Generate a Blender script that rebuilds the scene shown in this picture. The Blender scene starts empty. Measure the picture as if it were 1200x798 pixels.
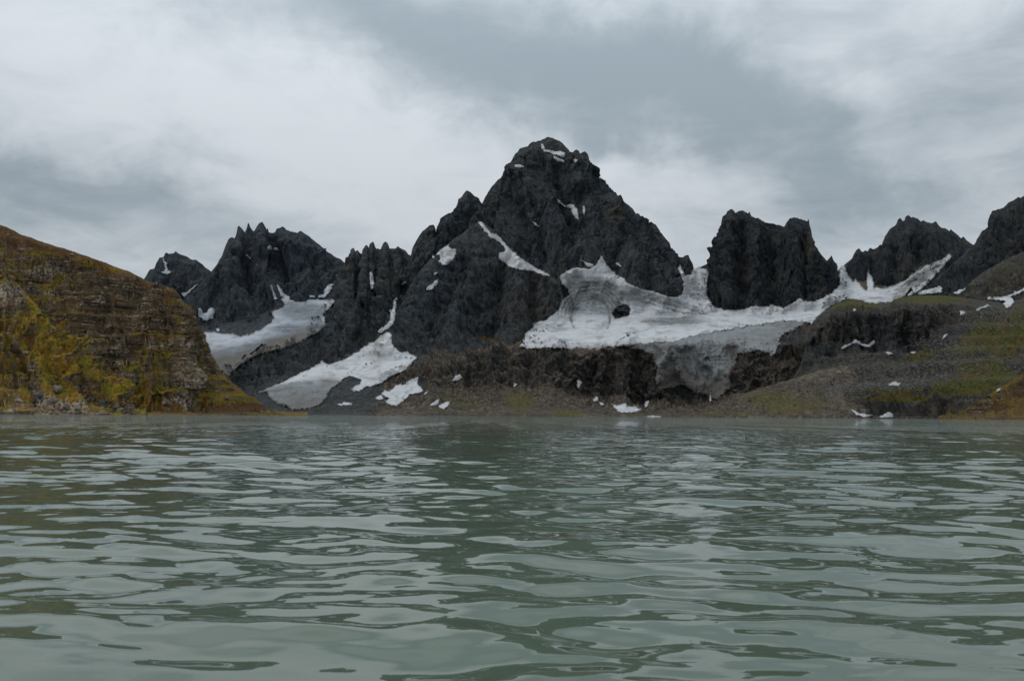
import bpy, math, random
import numpy as np
from mathutils import Vector, Matrix, Euler
random.seed(7); rng = np.random.default_rng(7)
sc = bpy.context.scene
COL = sc.collection
PI = math.pi

# ------------------------------------------------------------------ camera
W, H, F = 1200.0, 798.0, 960.0            # photograph size and focal length in its pixels
CAMZ = 0.85
PITCH = math.atan((486.9-399)/F); ROLL = math.radians(0.33)
cam_d = bpy.data.cameras.new('camera'); cam = bpy.data.objects.new('camera', cam_d); COL.objects.link(cam)
cam_d.sensor_width = 36.0; cam_d.lens = 36.0*F/W
cam_d.clip_start = 0.1; cam_d.clip_end = 60000
RM = (Matrix.Rotation(PI/2+PITCH, 4, 'X') @ Matrix.Rotation(ROLL, 4, 'Z'))
cam.matrix_world = Matrix.Translation((0, 0, CAMZ)) @ RM
cam_d.dof.use_dof = True; cam_d.dof.focus_distance = 120.0; cam_d.dof.aperture_fstop = 6.3
sc.camera = cam
R3 = np.array(RM.to_3x3())

# ------------------------------------------------------------------ exposure
sc.view_settings.view_transform = 'Standard'; sc.view_settings.look = 'None'
sc.view_settings.exposure = 0.0; sc.view_settings.gamma = 1.0
try: sc.view_settings.use_curve_mapping = False
except Exception: pass

# ------------------------------------------------------------------ sun
SUN_EL, SUN_AZ = math.radians(42), math.radians(-112)     # azimuth from +Y towards +X: behind the camera, to the left
sun_d = bpy.data.lights.new('sun', 'SUN'); sun = bpy.data.objects.new('sun', sun_d); COL.objects.link(sun)
sun_d.energy = 0.75; sun_d.angle = math.radians(11); sun_d.color = (1.0, 0.95, 0.88)
sdir = Vector((math.sin(SUN_AZ)*math.cos(SUN_EL), math.cos(SUN_AZ)*math.cos(SUN_EL), math.sin(SUN_EL)))
sun.rotation_euler = sdir.to_track_quat('Z', 'Y').to_euler()

# ------------------------------------------------------------------ node helper
class NT:
    def __init__(s, nt): s.nt = nt; s.n = nt.nodes; s.l = nt.links
    def link(s, a, b): s.l.new(a, b)
    def put(s, sock, v):
        if hasattr(v, 'is_output') or isinstance(v, bpy.types.NodeSocket): s.l.new(v, sock)
        elif v is not None: sock.default_value = v
    def math(s, op, a, b=None, c=None, clamp=False):
        n = s.n.new('ShaderNodeMath'); n.operation = op; n.use_clamp = clamp
        s.put(n.inputs[0], a); s.put(n.inputs[1], b); s.put(n.inputs[2], c); return n.outputs[0]
    def vm(s, op, a, b=None):
        n = s.n.new('ShaderNodeVectorMath'); n.operation = op
        s.put(n.inputs[0], a); s.put(n.inputs[1], b)
        return n.outputs['Value'] if op in ('LENGTH', 'DISTANCE', 'DOT_PRODUCT') else n.outputs[0]
    def scale(s, a, k):
        n = s.n.new('ShaderNodeVectorMath'); n.operation = 'SCALE'; s.put(n.inputs[0], a); s.put(n.inputs['Scale'], k); return n.outputs[0]
    def noise(s, vec, scale=1.0, detail=4, rough=0.55, dist=0.0, typ=None, col=False):
        n = s.n.new('ShaderNodeTexNoise'); s.put(n.inputs['Vector'], vec)
        if typ: n.noise_type = typ
        n.inputs['Scale'].default_value = scale; n.inputs['Detail'].default_value = detail
        n.inputs['Roughness'].default_value = rough; n.inputs['Distortion'].default_value = dist
        return n.outputs['Color'] if col else n.outputs[0]
    def voronoi(s, vec, scale, feature='F1', out='Distance', rand=1.0):
        n = s.n.new('ShaderNodeTexVoronoi'); n.feature = feature; s.put(n.inputs['Vector'], vec)
        n.inputs['Scale'].default_value = scale; n.inputs['Randomness'].default_value = rand; return n.outputs[out]
    def mix(s, f, a, b, mode='MIX'):
        n = s.n.new('ShaderNodeMix'); n.data_type = 'RGBA'; n.blend_type = mode
        s.put(n.inputs[0], f)
        for k, v in ((6, a), (7, b)):
            if isinstance(v, (tuple, list)): v = tuple(v)+(1,) if len(v) == 3 else v
            s.put(n.inputs[k], v)
        return n.outputs[2]
    def ss(s, v, a, b, lo=0.0, hi=1.0):
        n = s.n.new('ShaderNodeMapRange'); n.interpolation_type = 'SMOOTHSTEP'
        s.put(n.inputs[0], v); n.inputs[1].default_value = a; n.inputs[2].default_value = b
        n.inputs[3].default_value = lo; n.inputs[4].default_value = hi; return n.outputs[0]
    def attr(s, name):
        n = s.n.new('ShaderNodeAttribute'); n.attribute_name = name; return n.outputs['Fac']
    def mapping(s, vec, scale=(1, 1, 1), rot=(0, 0, 0), loc=(0, 0, 0)):
        n = s.n.new('ShaderNodeMapping'); s.put(n.inputs[0], vec)
        n.inputs['Location'].default_value = loc; n.inputs['Rotation'].default_value = rot; n.inputs['Scale'].default_value = scale
        return n.outputs[0]
    def bump(s, h, dist, strength=1.0, normal=None):
        n = s.n.new('ShaderNodeBump'); s.put(n.inputs['Height'], h)
        n.inputs['Distance'].default_value = dist; n.inputs['Strength'].default_value = strength
        if normal is not None: s.l.new(normal, n.inputs['Normal'])
        return n.outputs[0]

def ray_np(px, py):
    px = np.asarray(px, float); py = np.asarray(py, float)
    c = np.stack([(px-W/2)/F, (H/2-py)/F, -np.ones_like(px*py)], -1) if px.shape == py.shape else None
    return c @ R3.T
def P(px, py, Y):
    """world point seen at (px, py) of the photograph, Y metres ahead of the camera"""
    px, py, Y = np.broadcast_arrays(np.asarray(px, float), np.asarray(py, float), np.asarray(Y, float))
    r = ray_np(px, py); r = r/r[..., 1:2]
    q = r*Y[..., None]; q[..., 2] += CAMZ
    return q
def project(q):
    v = (q-np.array([0, 0, CAMZ])) @ R3
    return W/2+F*v[..., 0]/(-v[..., 2]), H/2-F*v[..., 1]/(-v[..., 2])

# ------------------------------------------------------------------ world: daylight sky under a cloud deck
world = bpy.data.worlds.new('World'); sc.world = world; world.use_nodes = True
w = NT(world.node_tree); w.n.clear()
out = w.n.new('ShaderNodeOutputWorld'); bg = w.n.new('ShaderNodeBackground'); bg.inputs[1].default_value = 0.1
w.link(bg.outputs[0], out.inputs[0])
sky = w.n.new('ShaderNodeTexSky'); sky.sky_type = 'NISHITA'; sky.sun_disc = False
sky.sun_elevation = SUN_EL; sky.sun_rotation = SUN_AZ % (2*PI)
tc = w.n.new('ShaderNodeTexCoord'); d0 = tc.outputs['Generated']
sep = w.n.new('ShaderNodeSeparateXYZ'); w.link(d0, sep.inputs[0])
zden = w.math('ADD', w.math('MAXIMUM', sep.outputs[2], 0.0), 0.22)
plane = w.vm('DIVIDE', d0, None); 
comb = w.n.new('ShaderNodeCombineXYZ')
for i in range(3): w.link(zden, comb.inputs[i])
w.link(comb.outputs[0], plane.node.inputs[1])
warpc = w.noise(d0, 3.2, 5, 0.6, col=True)
warp = w.scale(w.vm('SUBTRACT', warpc, (0.5, 0.5, 0.5)), 0.20)
warp2 = w.scale(w.vm('SUBTRACT', w.noise(d0, 14, 4, 0.6, col=True), (0.5, 0.5, 0.5)), 0.06)
dw = w.vm('ADD', w.vm('ADD', d0, warp), warp2)
pl = w.mapping(plane, (1.0, 1.15, 1.0), (0, 0, math.radians(25)))
n1 = w.noise(pl, 1.1, 8, 0.6, 0.4); n2 = w.noise(pl, 4.2, 8, 0.62, 0.5)
val = w.math('ADD', w.math('MULTIPLY', w.math('SUBTRACT', n1, 0.5), 0.62), w.math('MULTIPLY', w.math('SUBTRACT', n2, 0.5), 0.95))
val = w.math('ADD', val, 0.665)
#          px    py   sx   sy  tilt  amount   (cloud banks as they stand in the sky)
BANKS = [(640, 85, 230, 66, 8, -0.44), (830, 132, 150, 48, 22, -0.38), (985, 200, 60, 28, 35, -0.34), (400, 22, 190, 36, 10, -0.28), (560, 30, 60, 22, 0, 0.10), (760, 60, 70, 20, 20, -0.12), (700, 160, 60, 16, 10, -0.16),
         (170, 228, 140, 30, 8, -0.36), (20, 205, 100, 30, 0, -0.28), (120, 285, 160, 30, 5, -0.14), (330, 130, 60, 10, 32, -0.10),
         (150, 90, 190, 110, 0, 0.26), (390, 170, 110, 60, 30, 0.20), (740, 205, 150, 30, 4, 0.30), (480, 230, 120, 50, 0, 0.14),
         (960, 92, 60, 22, 38, 0.20), (1040, 170, 80, 30, 38, 0.16), (1130, 110, 80, 50, 0, -0.16), (1010, 250, 120, 26, 0, -0.16),
         (1130, 30, 200, 60, 0, -0.10), (960, 20, 120, 30, 0, -0.06)]
for (bx, by, sx, sy, tilt, am) in BANKS:
    c = P(bx, by, 1.0); c[2] -= CAMZ; c = c/np.linalg.norm(c)
    q = w.vm('SUBTRACT', dw, tuple(c))
    m = w.n.new('ShaderNodeVectorRotate'); m.rotation_type = 'Y_AXIS'; w.link(q, m.inputs[0]); m.inputs['Angle'].default_value = -math.radians(tilt)
    q = w.vm('MULTIPLY', m.outputs[0], (F/sx, 1.6, F/sy))
    l2 = w.vm('DOT_PRODUCT', q, q)
    g = w.math('EXPONENT', w.math('MULTIPLY', l2, -0.6))
    val = w.math('MULTIPLY_ADD', g, am, val)
val = w.ss(val, 0.0, 1.05)
cc = w.mix(val, (0.268, 0.325, 0.366), (0.575, 0.615, 0.655))
zen = w.math('MULTIPLY_ADD', w.ss(sep.outputs[2], 0.12, 0.95), 1.05, 1.0)     # an overcast sky is brighter overhead
cc = w.scale(cc, w.math('MULTIPLY', zen, 10.0))
fin = w.mix(0.97, sky.outputs[0], cc)
w.link(fin, bg.inputs[0])

# ------------------------------------------------------------------ numpy noise
def _h(ix, iy, iz, seed):
    h = (ix.astype(np.uint32)*np.uint32(374761393) + iy.astype(np.uint32)*np.uint32(668265263)
         + iz.astype(np.uint32)*np.uint32(2246822519) + np.uint32(seed*3266489917 & 0xffffffff))
    h = (h ^ (h >> np.uint32(13)))*np.uint32(1274126177); h ^= h >> np.uint32(16)
    h = h*np.uint32(2654435761); h ^= h >> np.uint32(15)
    return h
def perlin(p, seed=0):
    f0 = np.floor(p); i = f0.astype(np.int64); f = p-f0
    u = f*f*f*(f*(f*6-15)+10)
    res = 0
    for dx in (0, 1):
        wx = u[..., 0] if dx else 1-u[..., 0]
        for dy in (0, 1):
            wy = u[..., 1] if dy else 1-u[..., 1]
            for dz in (0, 1):
                wz = u[..., 2] if dz else 1-u[..., 2]
                h = _h(i[..., 0]+dx, i[..., 1]+dy, i[..., 2]+dz, seed)
                gx = (h & 1023)/511.5-1; gy = ((h >> 10) & 1023)/511.5-1; gz = ((h >> 20) & 1023)/511.5-1
                res = res + wx*wy*wz*(gx*(f[..., 0]-dx)+gy*(f[..., 1]-dy)+gz*(f[..., 2]-dz))
    return res*1.6
def fbm(p, o=5, seed=0, gain=0.5, lac=2.03):
    a = 1.0; s = 0; t = 0
    for k in range(o):
        s = s+a*perlin(p, seed+k); t += a; a *= gain; p = p*lac+11.3
    return s/t
def ridged(p, o=5, seed=0, gain=0.55, lac=2.05):
    a = 1.0; s = 0; t = 0; wgt = 1.0
    for k in range(o):
        n = 1-np.abs(perlin(p, seed+k))*1.8; n = np.clip(n, 0, 1)**2
        s = s+a*n*wgt; wgt = np.clip(n*1.6, 0, 1); t += a; a *= gain; p = p*lac+7.7
    return s/t
def facets(p, seed=0, tilt=0.9):
    """angular blocks: every cell is a tilted plane of its own"""
    b = np.floor(p-0.5).astype(np.int64); best = np.full(p.shape[:-1], 1e9); val = np.zeros(p.shape[:-1])
    for dx in (0, 1):
        for dy in (0, 1):
            for dz in (0, 1):
                ix, iy, iz = b[..., 0]+dx, b[..., 1]+dy, b[..., 2]+dz
                h = _h(ix, iy, iz, seed); h2 = _h(ix, iy, iz, seed+5)
                jx = ((h & 1023)/1023-.5)*.8; jy = (((h >> 10) & 1023)/1023-.5)*.8; jz = (((h >> 20) & 1023)/1023-.5)*.8
                vx = p[..., 0]-ix-.5-jx; vy = p[..., 1]-iy-.5-jy; vz = p[..., 2]-iz-.5-jz
                d = vx*vx+vy*vy+vz*vz
                g = (h2 & 1023)/511.5-1; g2 = ((h2 >> 10) & 1023)/511.5-1; g3 = ((h2 >> 20) & 1023)/1023-.5
                m = d < best; best = np.where(m, d, best); val = np.where(m, g3*0.7+tilt*(g*vx+g2*vz-0.5*g*vy), val)
    return val
def sstep(a, b, x):
    t = np.clip((x-a)/(b-a), 0, 1); return t*t*(3-2*t)

# ------------------------------------------------------------------ mesh helpers
def mesh_from(name, V, Fq, mat, smooth=True, attrs=None):
    me = bpy.data.meshes.new(name)
    V = np.ascontiguousarray(V, dtype=np.float32).reshape(-1, 3); Fq = np.ascontiguousarray(Fq, dtype=np.int32)
    k = Fq.shape[1]
    me.vertices.add(len(V)); me.vertices.foreach_set('co', V.ravel())
    me.loops.add(Fq.size); me.loops.foreach_set('vertex_index', Fq.ravel())
    me.polygons.add(len(Fq)); me.polygons.foreach_set('loop_start', np.arange(0, Fq.size, k, dtype=np.int32))
    me.polygons.foreach_set('loop_total', np.full(len(Fq), k, dtype=np.int32))
    me.polygons.foreach_set('use_smooth', np.full(len(Fq), smooth))
    me.update(calc_edges=True)
    for an, av in (attrs or {}).items():
        a = me.attributes.new(an, 'FLOAT', 'POINT'); a.data.foreach_set('value', np.ascontiguousarray(av, dtype=np.float32).ravel())
    if mat: me.materials.append(mat)
    return me
def tag(o, label=None, cat=None, group=None, kind=None):
    if label: o['label'] = label
    if cat: o['category'] = cat
    if group: o['group'] = group
    if kind: o['kind'] = kind
    return o
def link(name, me, parent=None):
    o = bpy.data.objects.new(name, me); COL.objects.link(o)
    if parent: o.parent = parent
    return o
def grid_faces(nr, nc, mask=None):
    idx = np.arange(nr*nc).reshape(nr, nc)
    q = np.stack([idx[:-1, :-1], idx[1:, :-1], idx[1:, 1:], idx[:-1, 1:]], -1).reshape(-1, 4)
    if mask is not None: q = q[mask.ravel()]
    return q
def spec(s, px):
    if isinstance(s, (int, float)): return np.full_like(px, float(s))
    a = np.array(s, float); return np.interp(px, a[:, 0], a[:, 1])
def blur_v(a, n, lock):
    for _ in range(n):
        b = a.copy(); b[1:-1] = (a[:-2]+2*a[1:-1]+a[2:])/4
        if lock is not None: b[lock] = a[lock]
        a = b
    return a
def blur2(a, n):
    for _ in range(n):
        b = a.copy(); b[1:-1] = (a[:-2]+2*a[1:-1]+a[2:])/4; a = b.copy(); b[:, 1:-1] = (a[:, :-2]+2*a[:, 1:-1]+a[:, 2:])/4; a = b
    return a
def inside(poly, x, y):
    poly = np.array(poly, float); r = np.zeros(x.shape, bool); j = len(poly)-1
    for i in range(len(poly)):
        xi, yi = poly[i]; xj, yj = poly[j]
        if yi != yj:
            r ^= ((yi > y) != (yj > y)) & (x < (xj-xi)*(y-yi)/(yj-yi)+xi)
        j = i
    return r

# ------------------------------------------------------------------ materials
def new_mat(name):
    m = bpy.data.materials.new(name); m.use_nodes = True; t = NT(m.node_tree)
    bs = t.n['Principled BSDF']; return m, t, bs
def geo(t):
    g = t.n.new('ShaderNodeNewGeometry'); return g.outputs['Position'], g.outputs['Normal']

def rock_mat(name, dark, light, px, warm=(0.075, 0.055, 0.036), veg=(0.05, 0.055, 0.012), veg2=(0.09, 0.045, 0.012), dip=0.0,
             scree=(0.05, 0.046, 0.04), scree_amt=0.6, strata=0.5, streak=0.5, bump=1.0, con=1.0):
    """px = size in metres of one picture element where the rock stands"""
    m, t, bs = new_mat(name); pos, nor = geo(t)
    s = 1.0/px
    big = t.noise(pos, s/60, 4, 0.6, 0.5); mid = t.noise(pos, s/14, 5, 0.65, 0.3); fin = t.noise(pos, s/3.2, 5, 0.7)
    layers = t.noise(t.mapping(pos, (0.22*s/9, 0.22*s/9, 1.0*s/9), (0, dip, 0)), 1.0, 5, 0.7, 0.4)
    streaks = t.noise(t.mapping(pos, (s/5, s/5, s/40)), 1.0, 4, 0.65, 0.3)
    f = t.math('MULTIPLY', mid, 0.35)
    f = t.math('MULTIPLY_ADD', fin, 0.55, f); f = t.math('MULTIPLY_ADD', layers, strata, f); f = t.math('MULTIPLY_ADD', streaks, streak, f)
    crk = t.voronoi(t.vm('ADD', t.mapping(pos, (s/9, s/9, s/17), (0.2, dip+0.3, 0)), t.scale(t.noise(pos, s/9, 3, 0.6, col=True), 0.9)), 1.0, 'DISTANCE_TO_EDGE')
    crk = t.ss(crk, 0.0, 0.10, -0.09, 0.0); f = t.math('ADD', f, crk)
    tot = 0.90+strata+streak
    f = t.math('DIVIDE', f, tot)
    f = t.ss(f, 0.5-0.13/con, 0.5+0.15/con)
    c = t.mix(f, dark, light)
    # weathering: brownish areas
    wm = t.math('MULTIPLY', t.ss(t.math('ADD', big, t.math('MULTIPLY', mid, 0.4)), 0.60, 0.88), 0.4)
    wm = t.math('MAXIMUM', wm, t.attr('warm'))
    wv = t.math('MULTIPLY', wm, t.ss(fin, 0.2, 0.8, 0.55, 1.25), clamp=True)
    c = t.mix(wv, c, t.mix(f, tuple(x*0.6 for x in warm), tuple(x*1.5 for x in warm)))
    sepn = t.n.new('ShaderNodeSeparateXYZ'); t.link(nor, sepn.inputs[0]); nz = sepn.outputs[2]
    nzz = t.math('ADD', nz, t.math('MULTIPLY', t.math('SUBTRACT', mid, 0.5), 0.5))
    sm = t.math('MULTIPLY', t.ss(nzz, 0.42, 0.72), scree_amt)
    sm = t.math('MULTIPLY', sm, t.math('SUBTRACT', 1.0, t.attr('pale')))
    cell = t.voronoi(pos, s/2.0, out='Color'); sc1 = t.n.new('ShaderNodeSeparateColor'); t.link(cell, sc1.inputs[0])
    cell2 = t.voronoi(pos, s/5.5, out='Color'); sc2 = t.n.new('ShaderNodeSeparateColor'); t.link(cell2, sc2.inputs[0])
    cv = t.math('ADD', t.math('MULTIPLY', t.math('POWER', sc1.outputs[0], 2.2), 0.75), t.math('MULTIPLY', t.math('POWER', sc2.outputs[1], 3.0), 0.45))
    cv = t.math('MULTIPLY', cv, t.ss(big, 0.35, 0.65, 0.7, 1.25))
    c = t.mix(sm, c, t.mix(cv, tuple(x*0.32 for x in scree), tuple(x*1.75 for x in scree)))
    # ground cover
    va = t.attr('veg')
    vm_ = t.math('ADD', t.math('MULTIPLY', va, 1.35), t.math('MULTIPLY', t.math('SUBTRACT', nz, 0.45), 0.9))
    vm_ = t.math('ADD', vm_, t.math('MULTIPLY', t.math('SUBTRACT', mid, 0.5), 1.8))
    vm_ = t.math('MULTIPLY', t.ss(vm_, 0.50, 0.85), t.ss(va, 0.02, 0.2))
    hue = t.ss(t.math('ADD', t.noise(pos, s/26, 3, 0.6), t.math('MULTIPLY', fin, 0.25)), 0.50, 0.78)
    vc = t.mix(hue, veg, veg2)
    vc = t.mix(t.ss(fin, 0.25, 0.75), t.scale(vc, 0.55), t.scale(vc, 1.35))
    c = t.mix(vm_, c, vc)
    t.link(c, bs.inputs['Base Color']); bs.inputs['Roughness'].default_value = 0.92
    bs.inputs['Specular IOR Level'].default_value = 0.18
    hgt = t.math('ADD', t.math('MULTIPLY', fin, 0.45), t.math('MULTIPLY', mid, 0.8)); hgt = t.math('MULTIPLY_ADD', layers, 0.5*strata, hgt)
    hgt = t.math('MULTIPLY_ADD', streaks, 0.5*streak, hgt); hgt = t.math('ADD', hgt, t.math('MULTIPLY', crk, 1.2)); hgt = t.math('ADD', hgt, t.math('MULTIPLY', t.math('MULTIPLY', cv, sm), 0.35))
    t.link(t.bump(hgt, 4.5*px*bump, 1.0), bs.inputs['Normal'])
    return m

def hill_mat(name, px, bright=1.0):
    m, t, bs = new_mat(name); pos, nor = geo(t); s = 1/px
    big = t.noise(pos, s/55, 4, 0.6, 0.6); mid = t.noise(pos, s/13, 5, 0.65, 0.4); fin = t.noise(pos, s/3.0, 5, 0.72)
    lay = t.noise(t.mapping(pos, (s/70, s/70, s/5)), 1.0, 5, 0.72, 0.3)
    lay2 = t.noise(t.mapping(pos, (s/45, s/45, s/2.6), loc=(3, 5, 9)), 1.0, 4, 0.7, 0.2)
    f = t.ss(t.math('ADD', t.math('MULTIPLY', lay, 0.55), t.math('MULTIPLY', fin, 0.45)), 0.36, 0.66)
    b = bright
    rock = t.mix(f, (0.018*b, 0.015*b, 0.011*b), (0.145*b, 0.104*b, 0.062*b))
    pale = t.math('MULTIPLY', t.ss(t.math('ADD', lay2, t.math('MULTIPLY', big, 0.35)), 0.72, 0.84), t.ss(fin, 0.40, 0.62))
    rock = t.mix(pale, rock, (0.40*b, 0.34*b, 0.27*b))
    rock = t.mix(t.math('MULTIPLY', t.attr('pale'), t.ss(fin, 0.42, 0.60)), rock, (0.42*b, 0.36*b, 0.29*b))
    rust = t.ss(t.noise(pos, s/30, 3, 0.6), 0.55, 0.75)
    rock = t.mix(t.math('MULTIPLY', rust, 0.75), rock, (0.14*b, 0.075*b, 0.035*b))
    sepn = t.n.new('ShaderNodeSeparateXYZ'); t.link(nor, sepn.inputs[0]); nz = sepn.outputs[2]
    va = t.attr('veg')
    v = t.math('ADD', t.math('MULTIPLY', t.math('SUBTRACT', nz, 0.42), 1.1), t.math('MULTIPLY', t.math('SUBTRACT', mid, 0.5), 2.1))
    v = t.math('ADD', v, t.math('MULTIPLY', t.math('SUBTRACT', va, 0.5), 1.6))
    v = t.math('ADD', v, t.math('MULTIPLY', t.math('SUBTRACT', fin, 0.5), 0.8))
    v = t.ss(v, -0.02, 0.22)
    hue = t.math('ADD', t.math('MULTIPLY', t.noise(pos, s/22, 4, 0.65), 0.8), t.math('MULTIPLY', fin, 0.25))
    green = (0.098*b, 0.086*b, 0.010*b); orange = (0.138*b, 0.080*b, 0.013*b); brown = (0.078*b, 0.043*b, 0.018*b)
    vc = t.mix(t.ss(hue, 0.43, 0.60), green, orange)
    vc = t.mix(t.ss(t.math('ADD', t.noise(pos, s/34, 3, 0.6), t.math('MULTIPLY', t.attr('warm'), 0.5)), 0.52, 0.72), vc, brown)
    vc = t.mix(t.ss(fin, 0.28, 0.72), t.scale(vc, 0.5), t.scale(vc, 1.45))
    c = t.mix(v, rock, vc)
    t.link(c, bs.inputs['Base Color']); bs.inputs['Roughness'].default_value = 0.95; bs.inputs['Specular IOR Level'].default_value = 0.15
    hg = t.math('ADD', t.math('MULTIPLY', fin, 0.5), t.math('MULTIPLY', mid, 0.7)); hg = t.math('MULTIPLY_ADD', lay, 0.6, hg)
    t.link(t.bump(hg, 8.0*px, 1.0), bs.inputs['Normal'])
    return m

def snow_mat(name, px, snow=(0.47, 0.485, 0.50), ice=(0.23, 0.255, 0.265), dirt=(0.11, 0.10, 0.09)):
    m, t, bs = new_mat(name); pos, nor = geo(t); s = 1/px
    mid = t.noise(pos, s/16, 5, 0.6, 0.4); fin = t.noise(pos, s/3.5, 5, 0.7)
    band = t.noise(t.mapping(pos, (s/40, s/40, s/2.5), (0.05, 0.1, 0)), 1.0, 5, 0.7, 0.5)
    hatch = t.noise(t.mapping(pos, (s/2.6, s/16, s/22)), 1.0, 4, 0.7, 0.2)
    ia = t.attr('ice'); da = t.attr('dirt')
    k = t.math('ADD', ia, t.math('MULTIPLY', t.math('SUBTRACT', mid, 0.5), 0.7), clamp=True)
    tx = t.ss(t.math('ADD', t.math('MULTIPLY', band, 0.45), t.math('ADD', t.math('MULTIPLY', fin, 0.3), t.math('MULTIPLY', hatch, 0.25))), 0.38, 0.64)
    icec = t.mix(tx, tuple(x*0.50 for x in ice), tuple(min(0.9, x*1.45) for x in ice))
    sn = t.mix(t.ss(t.math('ADD', t.math('MULTIPLY', band, 0.5), t.math('MULTIPLY', mid, 0.5)), 0.36, 0.56), tuple(x*0.70 for x in snow), snow)
    c = t.mix(t.ss(k, 0.25, 0.75), sn, icec)
    dm = t.math('MULTIPLY', da, t.ss(t.math('ADD', t.math('MULTIPLY', fin, 0.5), t.math('MULTIPLY', band, 0.5)), 0.33, 0.62, 0.35, 1.15), clamp=True)
    c = t.mix(dm, c, t.mix(fin, tuple(x*0.6 for x in dirt), tuple(x*1.5 for x in dirt)))
    t.link(c, bs.inputs['Base Color']); bs.inputs['Roughness'].default_value = 0.75; bs.inputs['Specular IOR Level'].default_value = 0.2
    hg = t.math('ADD', t.math('MULTIPLY', fin, t.math('MULTIPLY_ADD', ia, 0.8, 0.25)), t.math('MULTIPLY', band, t.math('MULTIPLY_ADD', ia, 0.5, 0.3)))
    t.link(t.bump(hg, 3.2*px, 0.7), bs.inputs['Normal'])
    return m

# ------------------------------------------------------------------ terrain sheets
TERR = []
def sheet(name, label, rows, x0, x1, mat, step=1.0, dens=1.0, back=(500, 0.55), amp=25, scale=110, vst=0.4, shear=0.0, seed=1,
          fine=0.35, ribs=(), ends=None, ampf=None, ridge_w=0.12, ridge_jit=0.6, terr=None, attrs=None, smooth_v=3, cat='mountain', side=0.0, pxm=None):
    """rows: (py or ('z', metres), distance) from the crest down; a back slope is added behind the crest"""
    px = np.arange(x0, x1+step, step)
    R = []
    for py, d in rows:
        dd = spec(d, px)
        if isinstance(py, tuple): q = P(px, np.full_like(px, 480.0), dd); q[:, 2] = py[1]
        else: q = P(px, spec(py, px), dd)
        R.append(q)
    r0 = R[0].copy()
    dref = float(np.mean(spec(rows[0][1], px)))
    j = fbm(np.stack([px/5.0, px*0+seed, px*0], -1), 4, seed+50)
    r0[:, 2] += j*ridge_jit*2.2*dref/F
    R[0] = r0
    hgt = np.maximum(r0[:, 2], 5)
    rad = r0[:, :2]/np.linalg.norm(r0[:, :2], axis=1, keepdims=True)
    B = []
    for fr, zf in ((1.0, -0.02), (0.55, 0.38), (0.16, 0.80)):
        b = r0.copy(); hs = blur_v(hgt[:, None], 30, None)[:, 0] if fr > 0.3 else blur_v(hgt[:, None], 4, None)[:, 0]
        b[:, :2] += rad*back[0]*fr; b[:, 2] = np.minimum(hs*zf, hgt*0.97) - (3 if zf < 0 else 0); B.append(b)
    allr = B+R
    nb = []
    for k in range(len(allr)-1):
        if k < 3: nb.append(6)
        else:
            _, y0 = project(allr[k]); _, y1 = project(allr[k+1])
            if isinstance(rows[k-2][0], tuple): nb.append(6); continue
            nb.append(int(max(6, np.percentile(np.abs(y1-y0), 70)*dens)))
    G = []; vv = []
    for k, n in enumerate(nb):
        for i in range(n):
            a = i/n; G.append(allr[k]*(1-a)+allr[k+1]*a)
    G.append(allr[-1]); G = np.array(G); nr, nc = G.shape[:2]
    ir = sum(nb[:3])
    G = blur_v(G, smooth_v, ir)
    if ends:
        eL = np.clip(1-(px-x0)/max(ends[0], .01), 0, 1)**2 if ends[0] else 0; eR = np.clip(1-(x1-px)/max(ends[1], .01), 0, 1)**2 if ends[1] else 0
        ee = (eL+eR)*np.ones_like(px); G[..., 2] -= ee[None, :]*(np.maximum(G[..., 2], 0)+25)
    du = np.gradient(G, axis=1); dv = np.gradient(G, axis=0)
    N = np.cross(dv, du); N /= np.linalg.norm(N, axis=2, keepdims=True)+1e-9
    N = blur2(N, 8); N /= np.linalg.norm(N, axis=2, keepdims=True)+1e-9
    rowi = np.arange(nr)
    wr = np.where(rowi < ir, 0.3, ridge_w+(1-ridge_w)*sstep(0, 26*dens, rowi-ir))[:, None]
    Q = G.copy(); Q[..., 2] += shear*Q[..., 0]; 
    S = Q/scale; S[..., 2] *= vst
    wv = fbm(S*0.9+31, 3, seed+9)[..., None]*0.55
    rg = ridged(S+wv, 7, seed, 0.6)
    d = (rg-0.42)*amp*2.0
    if fine:
        d += fbm(Q/(scale*0.16), 4, seed+20)*amp*fine*0.2
        S2 = Q/(scale*0.30); S2[..., 2] *= 0.30; S2[..., 2] += S2[..., 0]*(0.5 if shear == 0 else 0.2)
        d += (ridged(S2+wv*2, 4, seed+33, 0.6)-0.4)*amp*fine*0.9
        S3 = Q/(scale*0.55); S3[..., 2] *= 0.42; S3[..., 2] += S3[..., 0]*(0.55 if shear == 0 else 0.25)
        wq = fbm(S3*1.5, 2, seed+91)[..., None]*0.35
        d += facets(S3+wq, seed+40)*amp*0.75+facets(S3*2.9+wq*2, seed+41)*amp*0.30+facets(S3*7.3+wq*3, seed+42)*amp*0.11
    if ampf is not None:
        _, py0 = project(G); d = d*ampf(np.broadcast_to(px, (nr, nc)), py0)
    if ribs:
        _, py0 = project(G); px0 = np.broadcast_to(px, (nr, nc)); ww = fbm(Q/(scale*0.5), 3, seed+81)*7; ww2 = fbm(Q/(scale*0.5)+17, 3, seed+82)*7
        for (pl_, wd, am_) in ribs:
            best = np.full((nr, nc), 1e9)
            for (ax, ay), (bx_, by_) in zip(pl_[:-1], pl_[1:]):
                ex, ey = bx_-ax, by_-ay; L2 = ex*ex+ey*ey+1e-9
                u_ = np.clip(((px0+ww-ax)*ex+(py0+ww2-ay)*ey)/L2, 0, 1)
                best = np.minimum(best, np.hypot(px0+ww-ax-u_*ex, py0+ww2-ay-u_*ey))
            d = d+am_*np.clip(1-best/wd, 0, 1)*np.where(rowi > ir, 1, 0.0)[:, None]
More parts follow.
